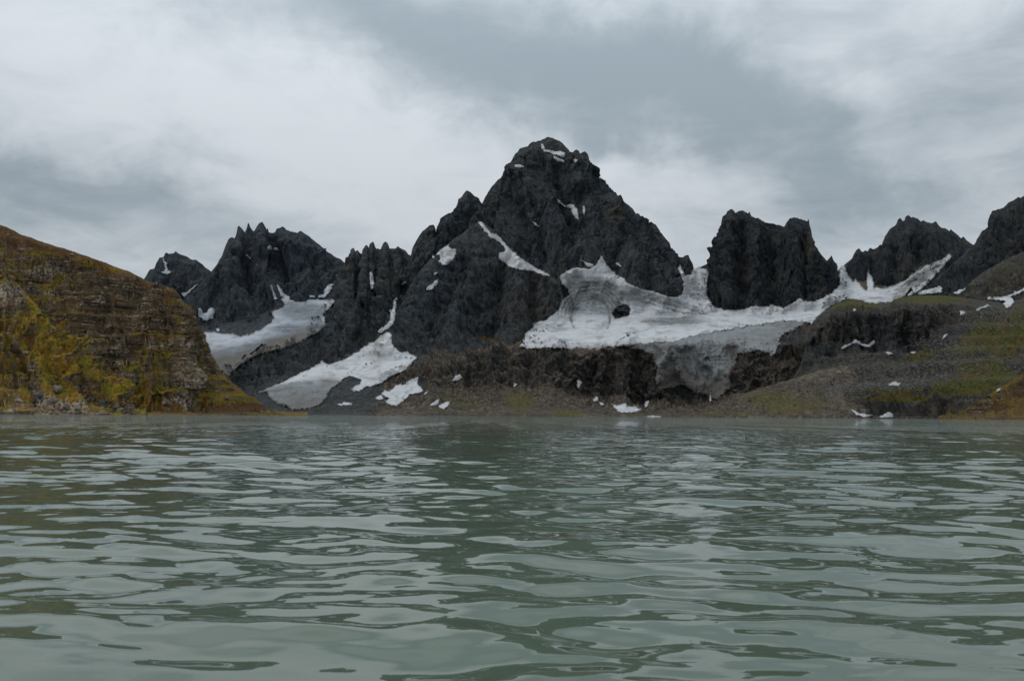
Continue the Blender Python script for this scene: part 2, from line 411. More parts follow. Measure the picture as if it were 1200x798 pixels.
    if isinstance(rows[-1][0], tuple): wr = wr*(0.25+0.75*sstep(nr-2, nr-26, rowi))[:, None]
    D = N*(d*wr)[..., None]
    G2 = G+D
    G2[ir] = G[ir]+D[ir]*0.6
    if terr:
        for (h, sh, wt, wb) in terr:
            zz = (G2[..., 2]+fbm(G2/(h*9), 3, seed+70)*h*wb)/h; fl = np.floor(zz); tt = zz-fl
            g = sstep(0.5-sh, 0.5+sh, tt)
            G2[..., 2] += h*(g-tt)*wt*np.where(rowi < ir+1, 0, sstep(0, 14*dens, rowi-ir))[:, None]
    PX = np.broadcast_to(px, (nr, nc)); _, PY = project(G2)
    A = {'veg': np.zeros((nr, nc)), 'warm': np.zeros((nr, nc)), 'pale': np.zeros((nr, nc))}
    for nm, lst in (attrs or {}).items():
        for it in lst:
            if isinstance(it, (int, float)): A[nm] += it; continue
            cx, cy, sx, sy, am = it[:5]; ang = math.radians(it[5]) if len(it) > 5 else 0
            x = PX-cx; y = PY-cy; xr = x*math.cos(ang)+y*math.sin(ang); yr = -x*math.sin(ang)+y*math.cos(ang)
            A[nm] += am*np.exp(-((xr/sx)**2+(yr/sy)**2))
    me = mesh_from(name, G2, grid_faces(nr, nc), mat, True, {k: np.clip(v, 0, 1) for k, v in A.items()})
    o = link(name, me); tag(o, label, cat, None, 'structure'); TERR.append(o)
    return o

ROCK = rock_mat('dark_rock', (0.009, 0.0128, 0.0172), (0.068, 0.081, 0.091), 3.0, warm=(0.054, 0.044, 0.032), dip=0.5, strata=.8, streak=.6, scree=(0.048, 0.053, 0.055), scree_amt=.55, con=1.3)
ROCKFAR = rock_mat('haze_tinted_far_rock', (0.011, 0.0165, 0.024), (0.050, 0.064, 0.079), 4.2, warm=(0.05, 0.05, 0.05), streak=0.8, scree=(0.06, 0.066, 0.072))  # blue of distance haze is put into the far rock's colour
ROCKTOWER = rock_mat('tower_rock', (0.008, 0.0118, 0.016), (0.042, 0.052, 0.061), 3.0, warm=(0.070, 0.062, 0.045), streak=1.0, strata=0.3, scree=(0.03, 0.034, 0.036))
ROCKLOW = rock_mat('brown_cliff_rock', (0.009, 0.0095, 0.0105), (0.056, 0.057, 0.056), 1.8, warm=(0.100, 0.074, 0.052), veg=(0.070, 0.072, 0.022), veg2=(0.105, 0.080, 0.030), scree=(0.096, 0.078, 0.057), scree_amt=0.9, con=1.2)
ROCKRIGHT = rock_mat('right_cliff_rock', (0.011, 0.013, 0.015), (0.060, 0.064, 0.066), 1.35, warm=(0.095, 0.065, 0.04), veg=(0.052, 0.058, 0.009), veg2=(0.074, 0.050, 0.012), scree=(0.058, 0.055, 0.045), scree_amt=0.9, strata=0.7, con=1.2)
HILLR = hill_mat('right_hill_grass_and_stone', 0.7, 1.15)
HILL = hill_mat('hill_grass_and_strata', 0.75, 1.55)
SPUR = hill_mat('spur_grass_and_rock', 0.55, 2.25)

BANDTAL = lambda X, Y: 0.42+0.58*(1-sstep(-4, 10, Y-np.interp(X, [470, 540, 640, 680, 700, 760, 830, 870, 900], [446, 450, 449, 452, 470, 475, 474, 455, 450])))
# far left peak
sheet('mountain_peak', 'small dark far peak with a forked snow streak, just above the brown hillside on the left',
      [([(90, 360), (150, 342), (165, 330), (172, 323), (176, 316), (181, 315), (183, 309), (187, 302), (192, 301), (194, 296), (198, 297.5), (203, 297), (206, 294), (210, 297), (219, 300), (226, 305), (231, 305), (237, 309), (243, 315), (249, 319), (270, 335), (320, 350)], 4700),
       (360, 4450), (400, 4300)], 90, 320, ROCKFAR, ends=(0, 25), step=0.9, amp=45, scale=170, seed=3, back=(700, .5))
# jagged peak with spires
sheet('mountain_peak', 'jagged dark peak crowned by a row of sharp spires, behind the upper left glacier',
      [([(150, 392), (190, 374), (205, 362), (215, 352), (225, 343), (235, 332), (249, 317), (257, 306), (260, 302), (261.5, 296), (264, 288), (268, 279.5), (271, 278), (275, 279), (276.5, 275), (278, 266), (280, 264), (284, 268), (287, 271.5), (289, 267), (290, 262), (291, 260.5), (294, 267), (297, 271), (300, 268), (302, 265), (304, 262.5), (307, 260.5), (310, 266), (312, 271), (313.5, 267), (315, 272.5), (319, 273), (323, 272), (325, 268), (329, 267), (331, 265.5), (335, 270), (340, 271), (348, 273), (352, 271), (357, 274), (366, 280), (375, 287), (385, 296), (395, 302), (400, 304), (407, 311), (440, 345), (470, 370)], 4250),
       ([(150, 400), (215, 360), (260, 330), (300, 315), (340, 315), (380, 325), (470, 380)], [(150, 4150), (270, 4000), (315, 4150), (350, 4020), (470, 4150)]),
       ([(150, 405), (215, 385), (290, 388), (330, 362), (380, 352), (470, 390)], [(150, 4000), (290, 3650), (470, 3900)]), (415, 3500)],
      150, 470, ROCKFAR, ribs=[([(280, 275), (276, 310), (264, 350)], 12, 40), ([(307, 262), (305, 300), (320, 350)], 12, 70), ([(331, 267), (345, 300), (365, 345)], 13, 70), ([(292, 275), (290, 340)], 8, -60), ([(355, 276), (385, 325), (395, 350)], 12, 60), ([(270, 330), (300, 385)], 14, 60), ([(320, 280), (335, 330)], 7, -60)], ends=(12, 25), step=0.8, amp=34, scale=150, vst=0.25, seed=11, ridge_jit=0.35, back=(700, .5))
# bed of the left valley
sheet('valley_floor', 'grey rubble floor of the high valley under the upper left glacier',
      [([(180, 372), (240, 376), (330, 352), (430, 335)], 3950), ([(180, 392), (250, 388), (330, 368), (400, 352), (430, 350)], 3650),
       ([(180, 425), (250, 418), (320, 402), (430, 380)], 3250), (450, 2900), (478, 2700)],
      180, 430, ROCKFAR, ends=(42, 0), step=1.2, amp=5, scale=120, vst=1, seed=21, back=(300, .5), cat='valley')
# spiky ridge with its long dark rib
sheet('mountain_ridge', 'dark serrated ridge of small pinnacles running down to a long black rib between two glaciers',
      [([(225, 480), (245, 462), (255, 452), (262, 447), (268, 437), (280, 425), (300, 413), (320, 410), (345, 402), (365, 394), (380, 384), (388, 368), (394, 352), (399, 335), (404, 316), (407, 308), (410, 302), (412, 297), (413, 292), (414.5, 290.5), (416, 295), (419, 292.5), (422, 297), (424, 297.5), (426, 295), (427.5, 288), (430, 287), (432, 291), (435, 286), (437, 283), (439, 288), (441, 291.5), (446, 292), (448, 286.5), (450, 283.5), (452, 282.5), (455, 285), (457, 291), (463, 291), (466.5, 288), (468, 290), (474, 293), (479, 298.5), (485, 300), (495, 296), (520, 300), (560, 320)], [(225, 2500), (262, 2600), (380, 3000), (407, 3300), (560, 3300)]),
       ([(225, 484), (262, 462), (300, 445), (345, 432), (380, 424), (430, 403), (460, 385), (560, 380)], [(225, 2450), (262, 2450), (345, 2450), (430, 2650), (560, 2700)]),
       ([(225, 486), (300, 470), (345, 463), (400, 448), (460, 425), (490, 415), (560, 410)], [(225, 2300), (345, 2000), (560, 2150)]),
       ([(225, 486.5), (345, 484), (400, 482.5), (560, 481)], [(225, 1900), (345, 1500), (560, 1450)]),
       (('z', -6), [(225, 1850), (345, 1330), (560, 1300)])],
      225, 560, ROCK, ribs=[([(413, 293), (405, 340), (375, 395)], 12, 45), ([(431, 288), (425, 340), (405, 400)], 9, 45), ([(452, 284), (450, 340), (445, 385)], 9, 45), ([(441, 300), (436, 380)], 6, -35), ([(422, 300), (412, 370)], 5, -35), ([(467, 292), (462, 345)], 8, 35), ([(380, 388), (300, 430)], 12, 20)], ampf=lambda X, Y: 0.16+0.84*(1-sstep(-12, 22, Y-np.interp(X, [225, 262, 345, 380, 430, 460, 560], [455, 462, 430, 422, 400, 385, 380]))), ends=(0, 50), step=0.8, amp=34, scale=120, seed=5, ridge_jit=0.3, back=(500, .5), dens=0.95,
      attrs={'warm': [(450, 478, 140, 10, .8), (330, 440, 60, 20, .2), (560, 440, 100, 50, .6)], 'veg': []})
# stepped shoulder
sheet('mountain_ridge', 'black stepped shoulder of rock climbing to a blunt tooth left of the great peak',
      [([(440, 350), (470, 325), (481, 300), (482.5, 292), (486, 284), (490, 277), (495, 271), (501, 267), (504, 264.5), (507, 264), (508.5, 266), (510, 271.5), (512, 271), (514, 262), (516, 256), (520, 253), (525, 250), (528, 249.5), (531, 247), (534, 246), (536, 240), (537.5, 233), (543, 231), (545, 226), (546.5, 223), (551, 225), (556, 230), (561, 232.5), (563.5, 237), (566, 240), (580, 250), (610, 290)], 3020),
       ([(440, 370), (500, 330), (540, 300), (570, 290), (610, 320)], 2880), ([(440, 410), (610, 380)], 2750), (430, 2650)],
      440, 610, ROCK, ribs=[([(543, 232), (520, 280), (500, 330)], 12, 40), ([(506, 265), (495, 300), (480, 330)], 10, 40), ([(556, 242), (520, 300), (495, 330)], 6, -35)], ends=(15, 20), step=0.8, amp=26, scale=95, seed=8, ridge_jit=0.3, back=(400, .5))
# the great peak
sheet('mountain_peak', 'great dark pyramid peak in the middle with patches of snow on its rounded summit',
      [([(520, 330), (545, 275), (560, 246), (566, 236.5), (570, 228), (575, 220.5), (580, 214), (588, 207), (595, 200), (600, 190), (606, 180.5), (608, 180), (611, 175.5), (620, 172), (623, 168), (625, 166.5), (627, 167.5), (630, 165.5), (636, 165), (640, 163), (643, 161.5), (646, 163), (653, 165), (660, 169), (665, 174), (668, 178), (671, 178.5), (673, 176), (675, 174.8), (678, 176), (680, 180), (682, 178.5), (685, 177.5), (688, 179.5), (690, 183), (691, 189), (694, 191), (696, 196), (698, 201), (701, 207), (706, 210), (709, 214), (711, 218), (716, 221), (718, 225), (722, 225), (724, 229), (728, 229), (731, 235), (736, 240), (741, 244), (744, 251), (746, 250), (749, 250), (752, 255), (758, 259), (760, 260.5), (763, 259.5), (769, 264), (773, 272), (780, 280), (784, 284), (785, 289), (789, 296), (793, 300), (800, 301.5), (803, 299), (807, 298.5), (809, 304), (812, 309), (814, 316), (818, 326), (840, 345)], 3050),
       ([(520, 345), (570, 280), (610, 225), (645, 205), (690, 225), (740, 275), (790, 320), (840, 355)], [(520, 2950), (600, 2960), (645, 2900), (700, 2960), (780, 2900), (840, 2900)]),
       ([(520, 350), (570, 300), (620, 262), (655, 250), (700, 272), (750, 305), (800, 335), (840, 360)], [(520, 2850), (620, 2790), (655, 2840), (700, 2800), (780, 2780), (840, 2820)]),
       ([(520, 380), (600, 320), (640, 322), (690, 320), (740, 338), (800, 349), (840, 365)], [(520, 2700), (640, 2600), (740, 2560), (840, 2650)]), (400, 2480)],
      520, 840, ROCK, ribs=[([(612, 176), (606, 205), (632, 238), (648, 268), (690, 312)], 22, 75), ([(640, 165), (668, 200), (700, 235), (715, 262), (742, 330)], 22, 60), ([(595, 205), (588, 240), (600, 290)], 14, 40), ([(741, 246), (752, 285), (778, 345)], 14, 45), ([(770, 268), (784, 300), (795, 345)], 10, 40), ([(655, 200), (662, 236), (672, 300)], 9, -40), ([(628, 245), (640, 300)], 8, -35), ([(725, 265), (722, 320)], 8, -40), ([(610, 240), (620, 300)], 8, -30), ([(640, 190), (700, 215)], 6, 22), ([(756, 285), (760, 335)], 5, -30), ([(690, 250), (700, 300)], 8, 30)], ends=(12, 12), step=0.75, amp=24, scale=110, vst=0.25, seed=14, ridge_jit=0.8, back=(600, .5), dens=1.1, fine=.45,
      attrs={'warm': [(712, 248, 12, 12, .9), (640, 172, 22, 9, .5), (740, 300, 50, 30, .15)]})
# front buttress of the great peak
sheet('mountain_buttress', 'broad dark grey rock buttress below and left of the great peak',
      [([(400, 440), (440, 415), (455, 388), (460, 372), (470, 357), (480, 335), (490, 320), (505, 303), (520, 290), (535, 278), (550, 268), (560, 261), (566, 262), (575, 269), (590, 281), (600, 293), (612, 304), (625, 312), (640, 319), (650, 326), (657, 335), (661, 350), (666, 378), (690, 420), (740, 450)], [(400, 2300), (500, 2700), (560, 2780), (640, 2600), (690, 2300), (740, 2200)]),
       ([(400, 445), (455, 400), (500, 350), (560, 310), (600, 325), (640, 345), (660, 365), (690, 425), (740, 452)], [(400, 2250), (470, 2500), (560, 2560), (640, 2480), (740, 2150)]),
       ([(400, 448), (455, 410), (520, 395), (600, 392), (660, 400), (690, 430), (740, 455)], [(400, 2200), (560, 2330), (690, 2200), (740, 2100)]),
       ([(400, 460), (500, 425), (600, 415), (740, 460)], 2000)],
      400, 740, ROCK, ribs=[([(563, 264), (520, 320), (480, 380), (462, 410)], 20, 55), ([(575, 272), (560, 330), (530, 400)], 20, 50), ([(600, 296), (610, 340), (600, 390)], 18, 45), ([(640, 322), (645, 370)], 14, 35), ([(545, 310), (500, 385)], 8, -35), ([(590, 310), (575, 390)], 9, -38), ([(625, 330), (622, 385)], 8, -30), ([(480, 345), (560, 330)], 4, 12), ([(470, 375), (560, 350)], 4, 12), ([(500, 400), (600, 372)], 4, 10)], ends=(25, 30), step=0.85, amp=17, scale=80, vst=0.5, shear=-0.6, seed=17, ridge_jit=0.3, back=(150, .8), fine=.5,
      attrs={'warm': [(620, 365, 40, 40, .55), (585, 410, 60, 14, .6), (640, 330, 30, 10, .3)], 'veg': [(572, 396, 12, 4, .6)]})
# glacier bed and the cliff band above the lake
sheet('cliff_band', 'dark brown cliff band under the main glacier, ending in scree at the far lakeshore',
      [([(470, 430), (560, 400), (640, 330), (700, 325), (790, 326), (811, 321.5), (822, 321), (835, 325), (900, 345), (970, 335), (980, 322), (984, 315), (988, 315), (1000, 328), (1040, 333), (1150, 333), (1200, 340)], [(470, 2400), (560, 2600), (640, 3000), (1200, 3100)]),
       ([(470, 432), (560, 405), (640, 352), (790, 352), (900, 366), (970, 357), (1200, 356)], [(470, 2200), (560, 2400), (640, 2780), (900, 2860), (1200, 2700)]),
       ([(470, 434), (560, 410), (600, 404), (660, 385), (790, 384), (900, 385), (1200, 372)], [(470, 1900), (600, 2180), (660, 2330), (790, 2400), (900, 2400), (1200, 2250)]),
       ([(470, 438), (520, 428), (560, 416), (600, 409), (680, 411), (700, 409), (730, 404), (790, 403), (830, 398), (870, 402), (900, 408), (950, 402), (1200, 395)], [(470, 1800), (560, 1750), (700, 1700), (800, 1720), (830, 1790), (900, 1740), (950, 1720), (1200, 1700)]),
       ([(470, 462), (520, 458), (560, 455), (640, 452), (700, 470), (760, 474), (830, 472), (900, 455), (950, 450), (1200, 450)], [(470, 1640), (560, 1630), (650, 1600), (680, 1670), (720, 1670), (830, 1720), (900, 1690), (1200, 1600)]),
       ([(470, 479), (560, 478), (600, 477), (640, 476), (720, 482), (790, 484), (860, 483), (1200, 484)], [(470, 1400), (600, 1350), (760, 1400), (860, 1400), (1200, 1300)]),
       (('z', 1.5), [(420, 1270), (470, 1290), (520, 1250), (560, 1262), (600, 1205), (650, 1190), (690, 1215), (730, 1262), (760, 1285), (800, 1250), (1200, 1150)]),
       (('z', -8), [(420, 1240), (470, 1260), (600, 1180), (650, 1165), (760, 1250), (1200, 1120)])],
      420, 1135, ROCKLOW, ribs=[([(515, 418), (505, 470)], 14, 20), ([(585, 412), (578, 450)], 9, 16), ([(655, 410), (650, 446)], 10, 14), ([(735, 404), (728, 470)], 16, 22), ([(700, 415), (694, 455)], 7, -18), ([(765, 410), (772, 470)], 9, 16), ([(620, 412), (618, 445)], 7, -14), ([(545, 420), (548, 450)], 6, -14)], ampf=lambda X, Y: 0.10+0.9*BANDTAL(X, Y)*np.maximum(np.maximum(1-sstep(630, 665, X), sstep(900, 915, X)*sstep(372, 385, Y)), sstep(-6, 10, Y-np.interp(X, [470, 600, 730, 790, 850, 950, 1200], [380, 404, 404, 404, 400, 404, 398]))), ends=(40, 20), step=0.95, amp=15, scale=62, vst=0.7, seed=23, ridge_jit=0.2, back=(300, .3), fine=.5, dens=1.0,
      attrs={'warm': [(650, 468, 60, 12, .9), (820, 480, 60, 6, .5), (560, 480, 60, 8, .7), (600, 440, 60, 14, .3)],
             'pale': [(925, 400, 28, 26, 1.2)], 'veg': [(610, 472, 14, 12, .5), (540, 470, 40, 8, .22), (665, 484, 18, 2.5, .8), (560, 440, 60, 20, .12)]})
# tower
sheet('rock_tower', 'black flat-topped rock tower with vertical walls rising from the glacier right of the great peak',
      [([(795, 345), (805, 330), (812, 322), (816, 315), (825, 311), (831, 307.5), (832.5, 298), (837, 291), (839.5, 280), (840, 274), (843, 270), (845, 262), (846.5, 254), (851, 251), (853, 247), (857, 245.8), (860, 247), (862, 250), (866, 247), (871, 246.5), (875, 249), (877, 250), (878.5, 247.5), (880, 253), (886, 256), (888, 255.5), (892, 258), (898, 261), (903, 261), (911, 263.5), (919, 265.5), (922, 260), (925, 256.5), (930, 255), (936, 257), (943, 258.5), (946, 260), (947.5, 256), (948.5, 262), (951, 270), (953, 284), (958, 292), (964, 300), (969, 305.5), (971.5, 303), (974.5, 298.5), (977, 305), (981, 309), (982.5, 318), (985, 332), (1000, 350)], 2980),
       ([(795, 350), (830, 330), (845, 295), (900, 295), (950, 300), (975, 325), (1000, 355)], [(795, 2930), (850, 2870), (900, 2910), (950, 2860), (1000, 2930)]),
       ([(795, 355), (830, 352), (850, 363), (900, 361), (950, 357), (1000, 358)], [(795, 2850), (850, 2700), (900, 2730), (950, 2680), (1000, 2800)]), (395, 2640)],
      795, 1000, ROCKTOWER, ribs=[([(857, 248), (852, 300), (850, 360)], 12, 50), ([(880, 252), (885, 355)], 9, 35), ([(931, 257), (930, 355)], 12, 45), ([(905, 265), (905, 355)], 7, -35), ([(870, 265), (868, 355)], 6, -30), ([(948, 290), (952, 345)], 7, 16), ([(943, 270), (942, 350)], 4, -25), ([(840, 285), (838, 350)], 6, 30), ([(845, 300), (950, 298)], 4, 12), ([(840, 325), (960, 328)], 4, 10)], ends=(6, 8), step=0.75, amp=24, scale=75, vst=0.16, seed=29, ridge_jit=0.6, back=(260, .8), fine=.3, dens=1.1, cat='rock tower',
      attrs={'warm': [(900, 278, 30, 14, .3), (948, 292, 7, 12, .7)]})
# domed peak
sheet('mountain_peak', 'black domed crag with a knobbly crest above the slanting snow ramp on the right',
      [([(955, 345), (970, 330), (982, 318), (986, 313), (992, 308), (998, 303), (1000, 299), (1003, 293), (1006.5, 290.5), (1009, 294), (1012, 295), (1014, 293), (1016, 294.5), (1020, 290.5), (1025, 291.5), (1033, 287), (1035, 281), (1038, 275), (1043, 268), (1050, 263.5), (1052, 258), (1054.5, 255.5), (1058, 259), (1060.5, 258), (1062, 253.5), (1064.5, 251.8), (1068, 255), (1070, 254.5), (1075, 256), (1079, 259.5), (1082, 258), (1087, 261), (1092, 261.5), (1097, 260), (1100, 264), (1104, 267), (1110, 268.5), (1112.5, 271), (1114, 268.5), (1120, 273), (1126, 279), (1129, 277), (1133, 282), (1140, 287), (1160, 300), (1230, 330)], 3350),
       ([(955, 350), (1000, 312), (1040, 298), (1100, 292), (1140, 300), (1230, 335)], 3230), ([(955, 350), (1010, 338), (1060, 330), (1120, 303), (1150, 312), (1230, 340)], 3050), ([(955, 372), (1230, 355)], 2900)],
      955, 1230, ROCKTOWER, ribs=[([(1065, 255), (1060, 325)], 12, 45), ([(1090, 262), (1092, 305)], 10, 35), ([(1040, 280), (1036, 330)], 8, 35), ([(1008, 292), (1005, 340)], 9, 35), ([(1078, 262), (1076, 310)], 6, -35), ([(1022, 295), (1020, 330)], 6, -30), ([(1110, 272), (1120, 300)], 8, 30)], ends=(6, 60), step=0.75, amp=26, scale=85, vst=0.2, seed=33, ridge_jit=0.6, back=(350, .7), fine=.35, attrs={'warm': [(1095, 270, 8, 4, .6), (1132, 284, 8, 4, .8)]})
# right edge mountain
sheet('mountain_slope', 'dark mountainside rising out of the picture at the right edge',
      [([(1060, 352), (1085, 337), (1095, 328), (1110, 315), (1125, 301), (1141, 286), (1146, 278), (1150, 272), (1155, 269), (1159, 264), (1160, 256), (1161, 248), (1163, 247), (1170, 245), (1176, 243.5), (1181, 238), (1188, 234.5), (1193, 231), (1196, 232), (1200, 229), (1220, 220), (1260, 214), (1330, 236)], 2600),
       ([(1060, 356), (1110, 335), (1150, 320), (1200, 300), (1330, 280)], 2350), ([(1060, 360), (1330, 340)], 2100), (400, 1950)],
      1060, 1290, ROCKTOWER, ends=(12, 70), step=0.8, amp=26, scale=90, vst=0.3, seed=37, ridge_jit=0.7, back=(500, .6), attrs={'warm': [(1180, 290, 60, 25, .25)]})
sheet('mountain_slope', 'rounded brown slope below the dark mountainside at the right edge',
      [([(1090, 352), (1110, 349), (1128, 342), (1140, 328), (1155, 317), (1175, 306), (1200, 295), (1240, 280), (1330, 262)], 1900),
       ([(1090, 354), (1150, 342), (1200, 328), (1330, 310)], 1780), ([(1090, 366), (1330, 360)], 1650), (420, 1600)],
      1090, 1290, ROCKRIGHT, ends=(10, 70), step=1.0, amp=12, scale=60, vst=0.8, seed=39, ridge_jit=0.3, back=(300, .6), attrs={'warm': [(1180, 320, 60, 20, .5)], 'veg': [(1190, 312, 30, 10, .25)]})
# right bluffs, talus and shore bench
sheet('cliff_terrace', 'dark cliffs with mossy tops above a boulder slope on the right shore',
      [([(905, 470), (925, 450), (938, 428), (946, 400), (953, 381), (960, 370), (968, 363), (980, 356), (992, 352), (1000, 351), (1010, 353), (1018, 356), (1032, 356), (1044, 355), (1049, 351), (1060, 348), (1075, 346.5), (1100, 346), (1120, 348), (1150, 352), (1175, 355), (1200, 350), (1330, 325)], [(905, 1450), (950, 1500), (1060, 1500), (1200, 1550), (1330, 1550)]),
       ([(905, 474), (938, 436), (950, 400), (958, 384), (975, 374), (1000, 368), (1040, 367), (1060, 362), (1110, 362), (1140, 366), (1200, 365), (1330, 345)], [(905, 1420), (950, 1372), (1060, 1375), (1110, 1390), (1330, 1420)]),
       ([(905, 476), (938, 440), (955, 425), (1000, 405), (1030, 405), (1070, 410), (1090, 400), (1110, 385), (1140, 385), (1200, 385), (1330, 370)], [(905, 1400), (960, 1352), (1000, 1345), (1050, 1352), (1090, 1352), (1140, 1320), (1330, 1300)]),
       ([(905, 478), (955, 450), (1000, 435), (1070, 428), (1130, 412), (1200, 405), (1330, 400)], [(905, 1250), (1000, 1200), (1330, 1180)]),
       ([(905, 482), (955, 468), (1000, 460), (1020, 458), (1060, 460), (1100, 458), (1130, 452), (1200, 440), (1330, 430)], [(905, 1150), (1000, 1060), (1330, 1020)]),
       ([(905, 485), (955, 480), (1000, 464), (1030, 463), (1060, 465), (1100, 462), (1140, 458), (1330, 450)], [(905, 1100), (1000, 1035), (1330, 980)]),
       (('z', 2), [(905, 1060), (1000, 1026), (1060, 1018), (1110, 1020), (1150, 960), (1330, 950)]),
       (('z', -8), [(905, 1040), (1000, 1000), (1330, 940)])],
      905, 1290, ROCKRIGHT, ampf=lambda X, Y: 0.30+0.7*np.maximum(sstep(352, 364, Y)*(1-sstep(400, 416, Y))*(1-sstep(1095, 1125, X)), 0.7*sstep(456, 466, Y)*(1-sstep(1120, 1150, X))), ribs=[([(1000, 362), (1000, 402)], 10, 12), ([(1050, 350), (1046, 412)], 9, 16), ([(1022, 365), (1024, 408)], 7, -12), ([(975, 372), (965, 420)], 9, 12), ([(1080, 362), (1084, 400)], 8, 10), ([(1064, 362), (1066, 408)], 5, -10), ([(1040, 465), (1040, 488)], 9, 8), ([(1090, 465), (1092, 488)], 9, 8)], ends=(10, 70), step=0.88, amp=13, scale=44, vst=0.5, seed=43, ridge_jit=0.35, back=(350, .85), fine=.55, dens=1.05, terr=[(26, .3, .45, .6)],
      attrs={'veg': [(1145, 402, 30, 12, .7, -20), (1165, 385, 20, 12, .6), (1080, 415, 25, 8, .4, -15), (1050, 468, 50, 5, .8), (1130, 455, 40, 8, .8), (1180, 400, 30, 25, .35), (1150, 430, 30, 6, .5), (1090, 350, 50, 5, .5), (1000, 358, 30, 5, .45), (1160, 440, 30, 8, .6), (1045, 458, 60, 2.5, .6), (1200, 380, 30, 20, .4)],
             'pale': [(1040, 386, 75, 20, 1.2), (1070, 478, 70, 11, 1.2)], 'warm': [(1090, 352, 70, 8, .7), (1000, 360, 40, 6, .5), (1170, 392, 10, 8, .4), (1030, 440, 70, 16, .35), (1140, 372, 60, 12, .4)]})
# moraine fan
sheet('moraine', 'brown rubble moraine fan sloping down to the lake below the icefall',
      [([(770, 489.5), (800, 486), (825, 479), (850, 470), (875, 461), (900, 452), (930, 443), (960, 434), (985, 428), (1000, 430), (1008, 445), (1015, 470), (1030, 486)], [(770, 1150), (985, 1180), (1030, 1080)]),
       ([(770, 489.8), (825, 483), (875, 472), (930, 463), (985, 455), (1010, 470), (1030, 487)], [(770, 1100), (985, 1080), (1030, 1020)]),
       (('z', 1.5), [(770, 1040), (900, 980), (985, 970), (1030, 980)]), (('z', -6), [(770, 1030), (900, 960), (1030, 960)])],
      770, 1030, ROCKLOW, ends=(10, 12), step=0.9, amp=8, scale=38, vst=1, seed=47, ridge_jit=0.3, back=(200, .7), fine=.7, cat='moraine', dens=1.1,
      attrs={'warm': [(900, 470, 90, 25, .9), (860, 482, 60, 6, .3), (990, 470, 20, 15, .5)], 'veg': [(900, 467, 26, 9, .45), (925, 478, 30, 8, .35), (850, 484, 40, 3, .3), (960, 470, 20, 10, .2)]})
# near hill at the right edge
sheet('hill', 'grassy hillside of tilted layers coming down to the water at the right edge',
      [([(1095, 493), (1115, 489), (1130, 481), (1150, 468), (1170, 455), (1185, 445), (1200, 436), (1240, 415), (1330, 385)], [(1095, 720), (1330, 760)]),
       ([(1095, 494), (1150, 482), (1200, 462), (1330, 440)], [(1095, 690), (1330, 690)]),
       (('z', 1), [(1095, 650), (1330, 600)]), (('z', -5), [(1095, 640), (1330, 590)])],
      1095, 1290, HILLR, ends=(8, 70), step=0.9, amp=6, scale=24, vst=0.8, shear=-0.5, seed=51, ridge_jit=0.3, back=(200, .7), fine=.6, cat='hill', dens=1.2, ribs=[([(1130, 489), (1200, 446)], 3, 3), ([(1140, 491), (1200, 458)], 3, 3), ([(1160, 491), (1215, 468)], 3, 3)],
      attrs={'veg': [.42], 'warm': [.2], 'pale': [(1150, 487, 30, 3, .7), (1175, 470, 20, 5, .4)]})
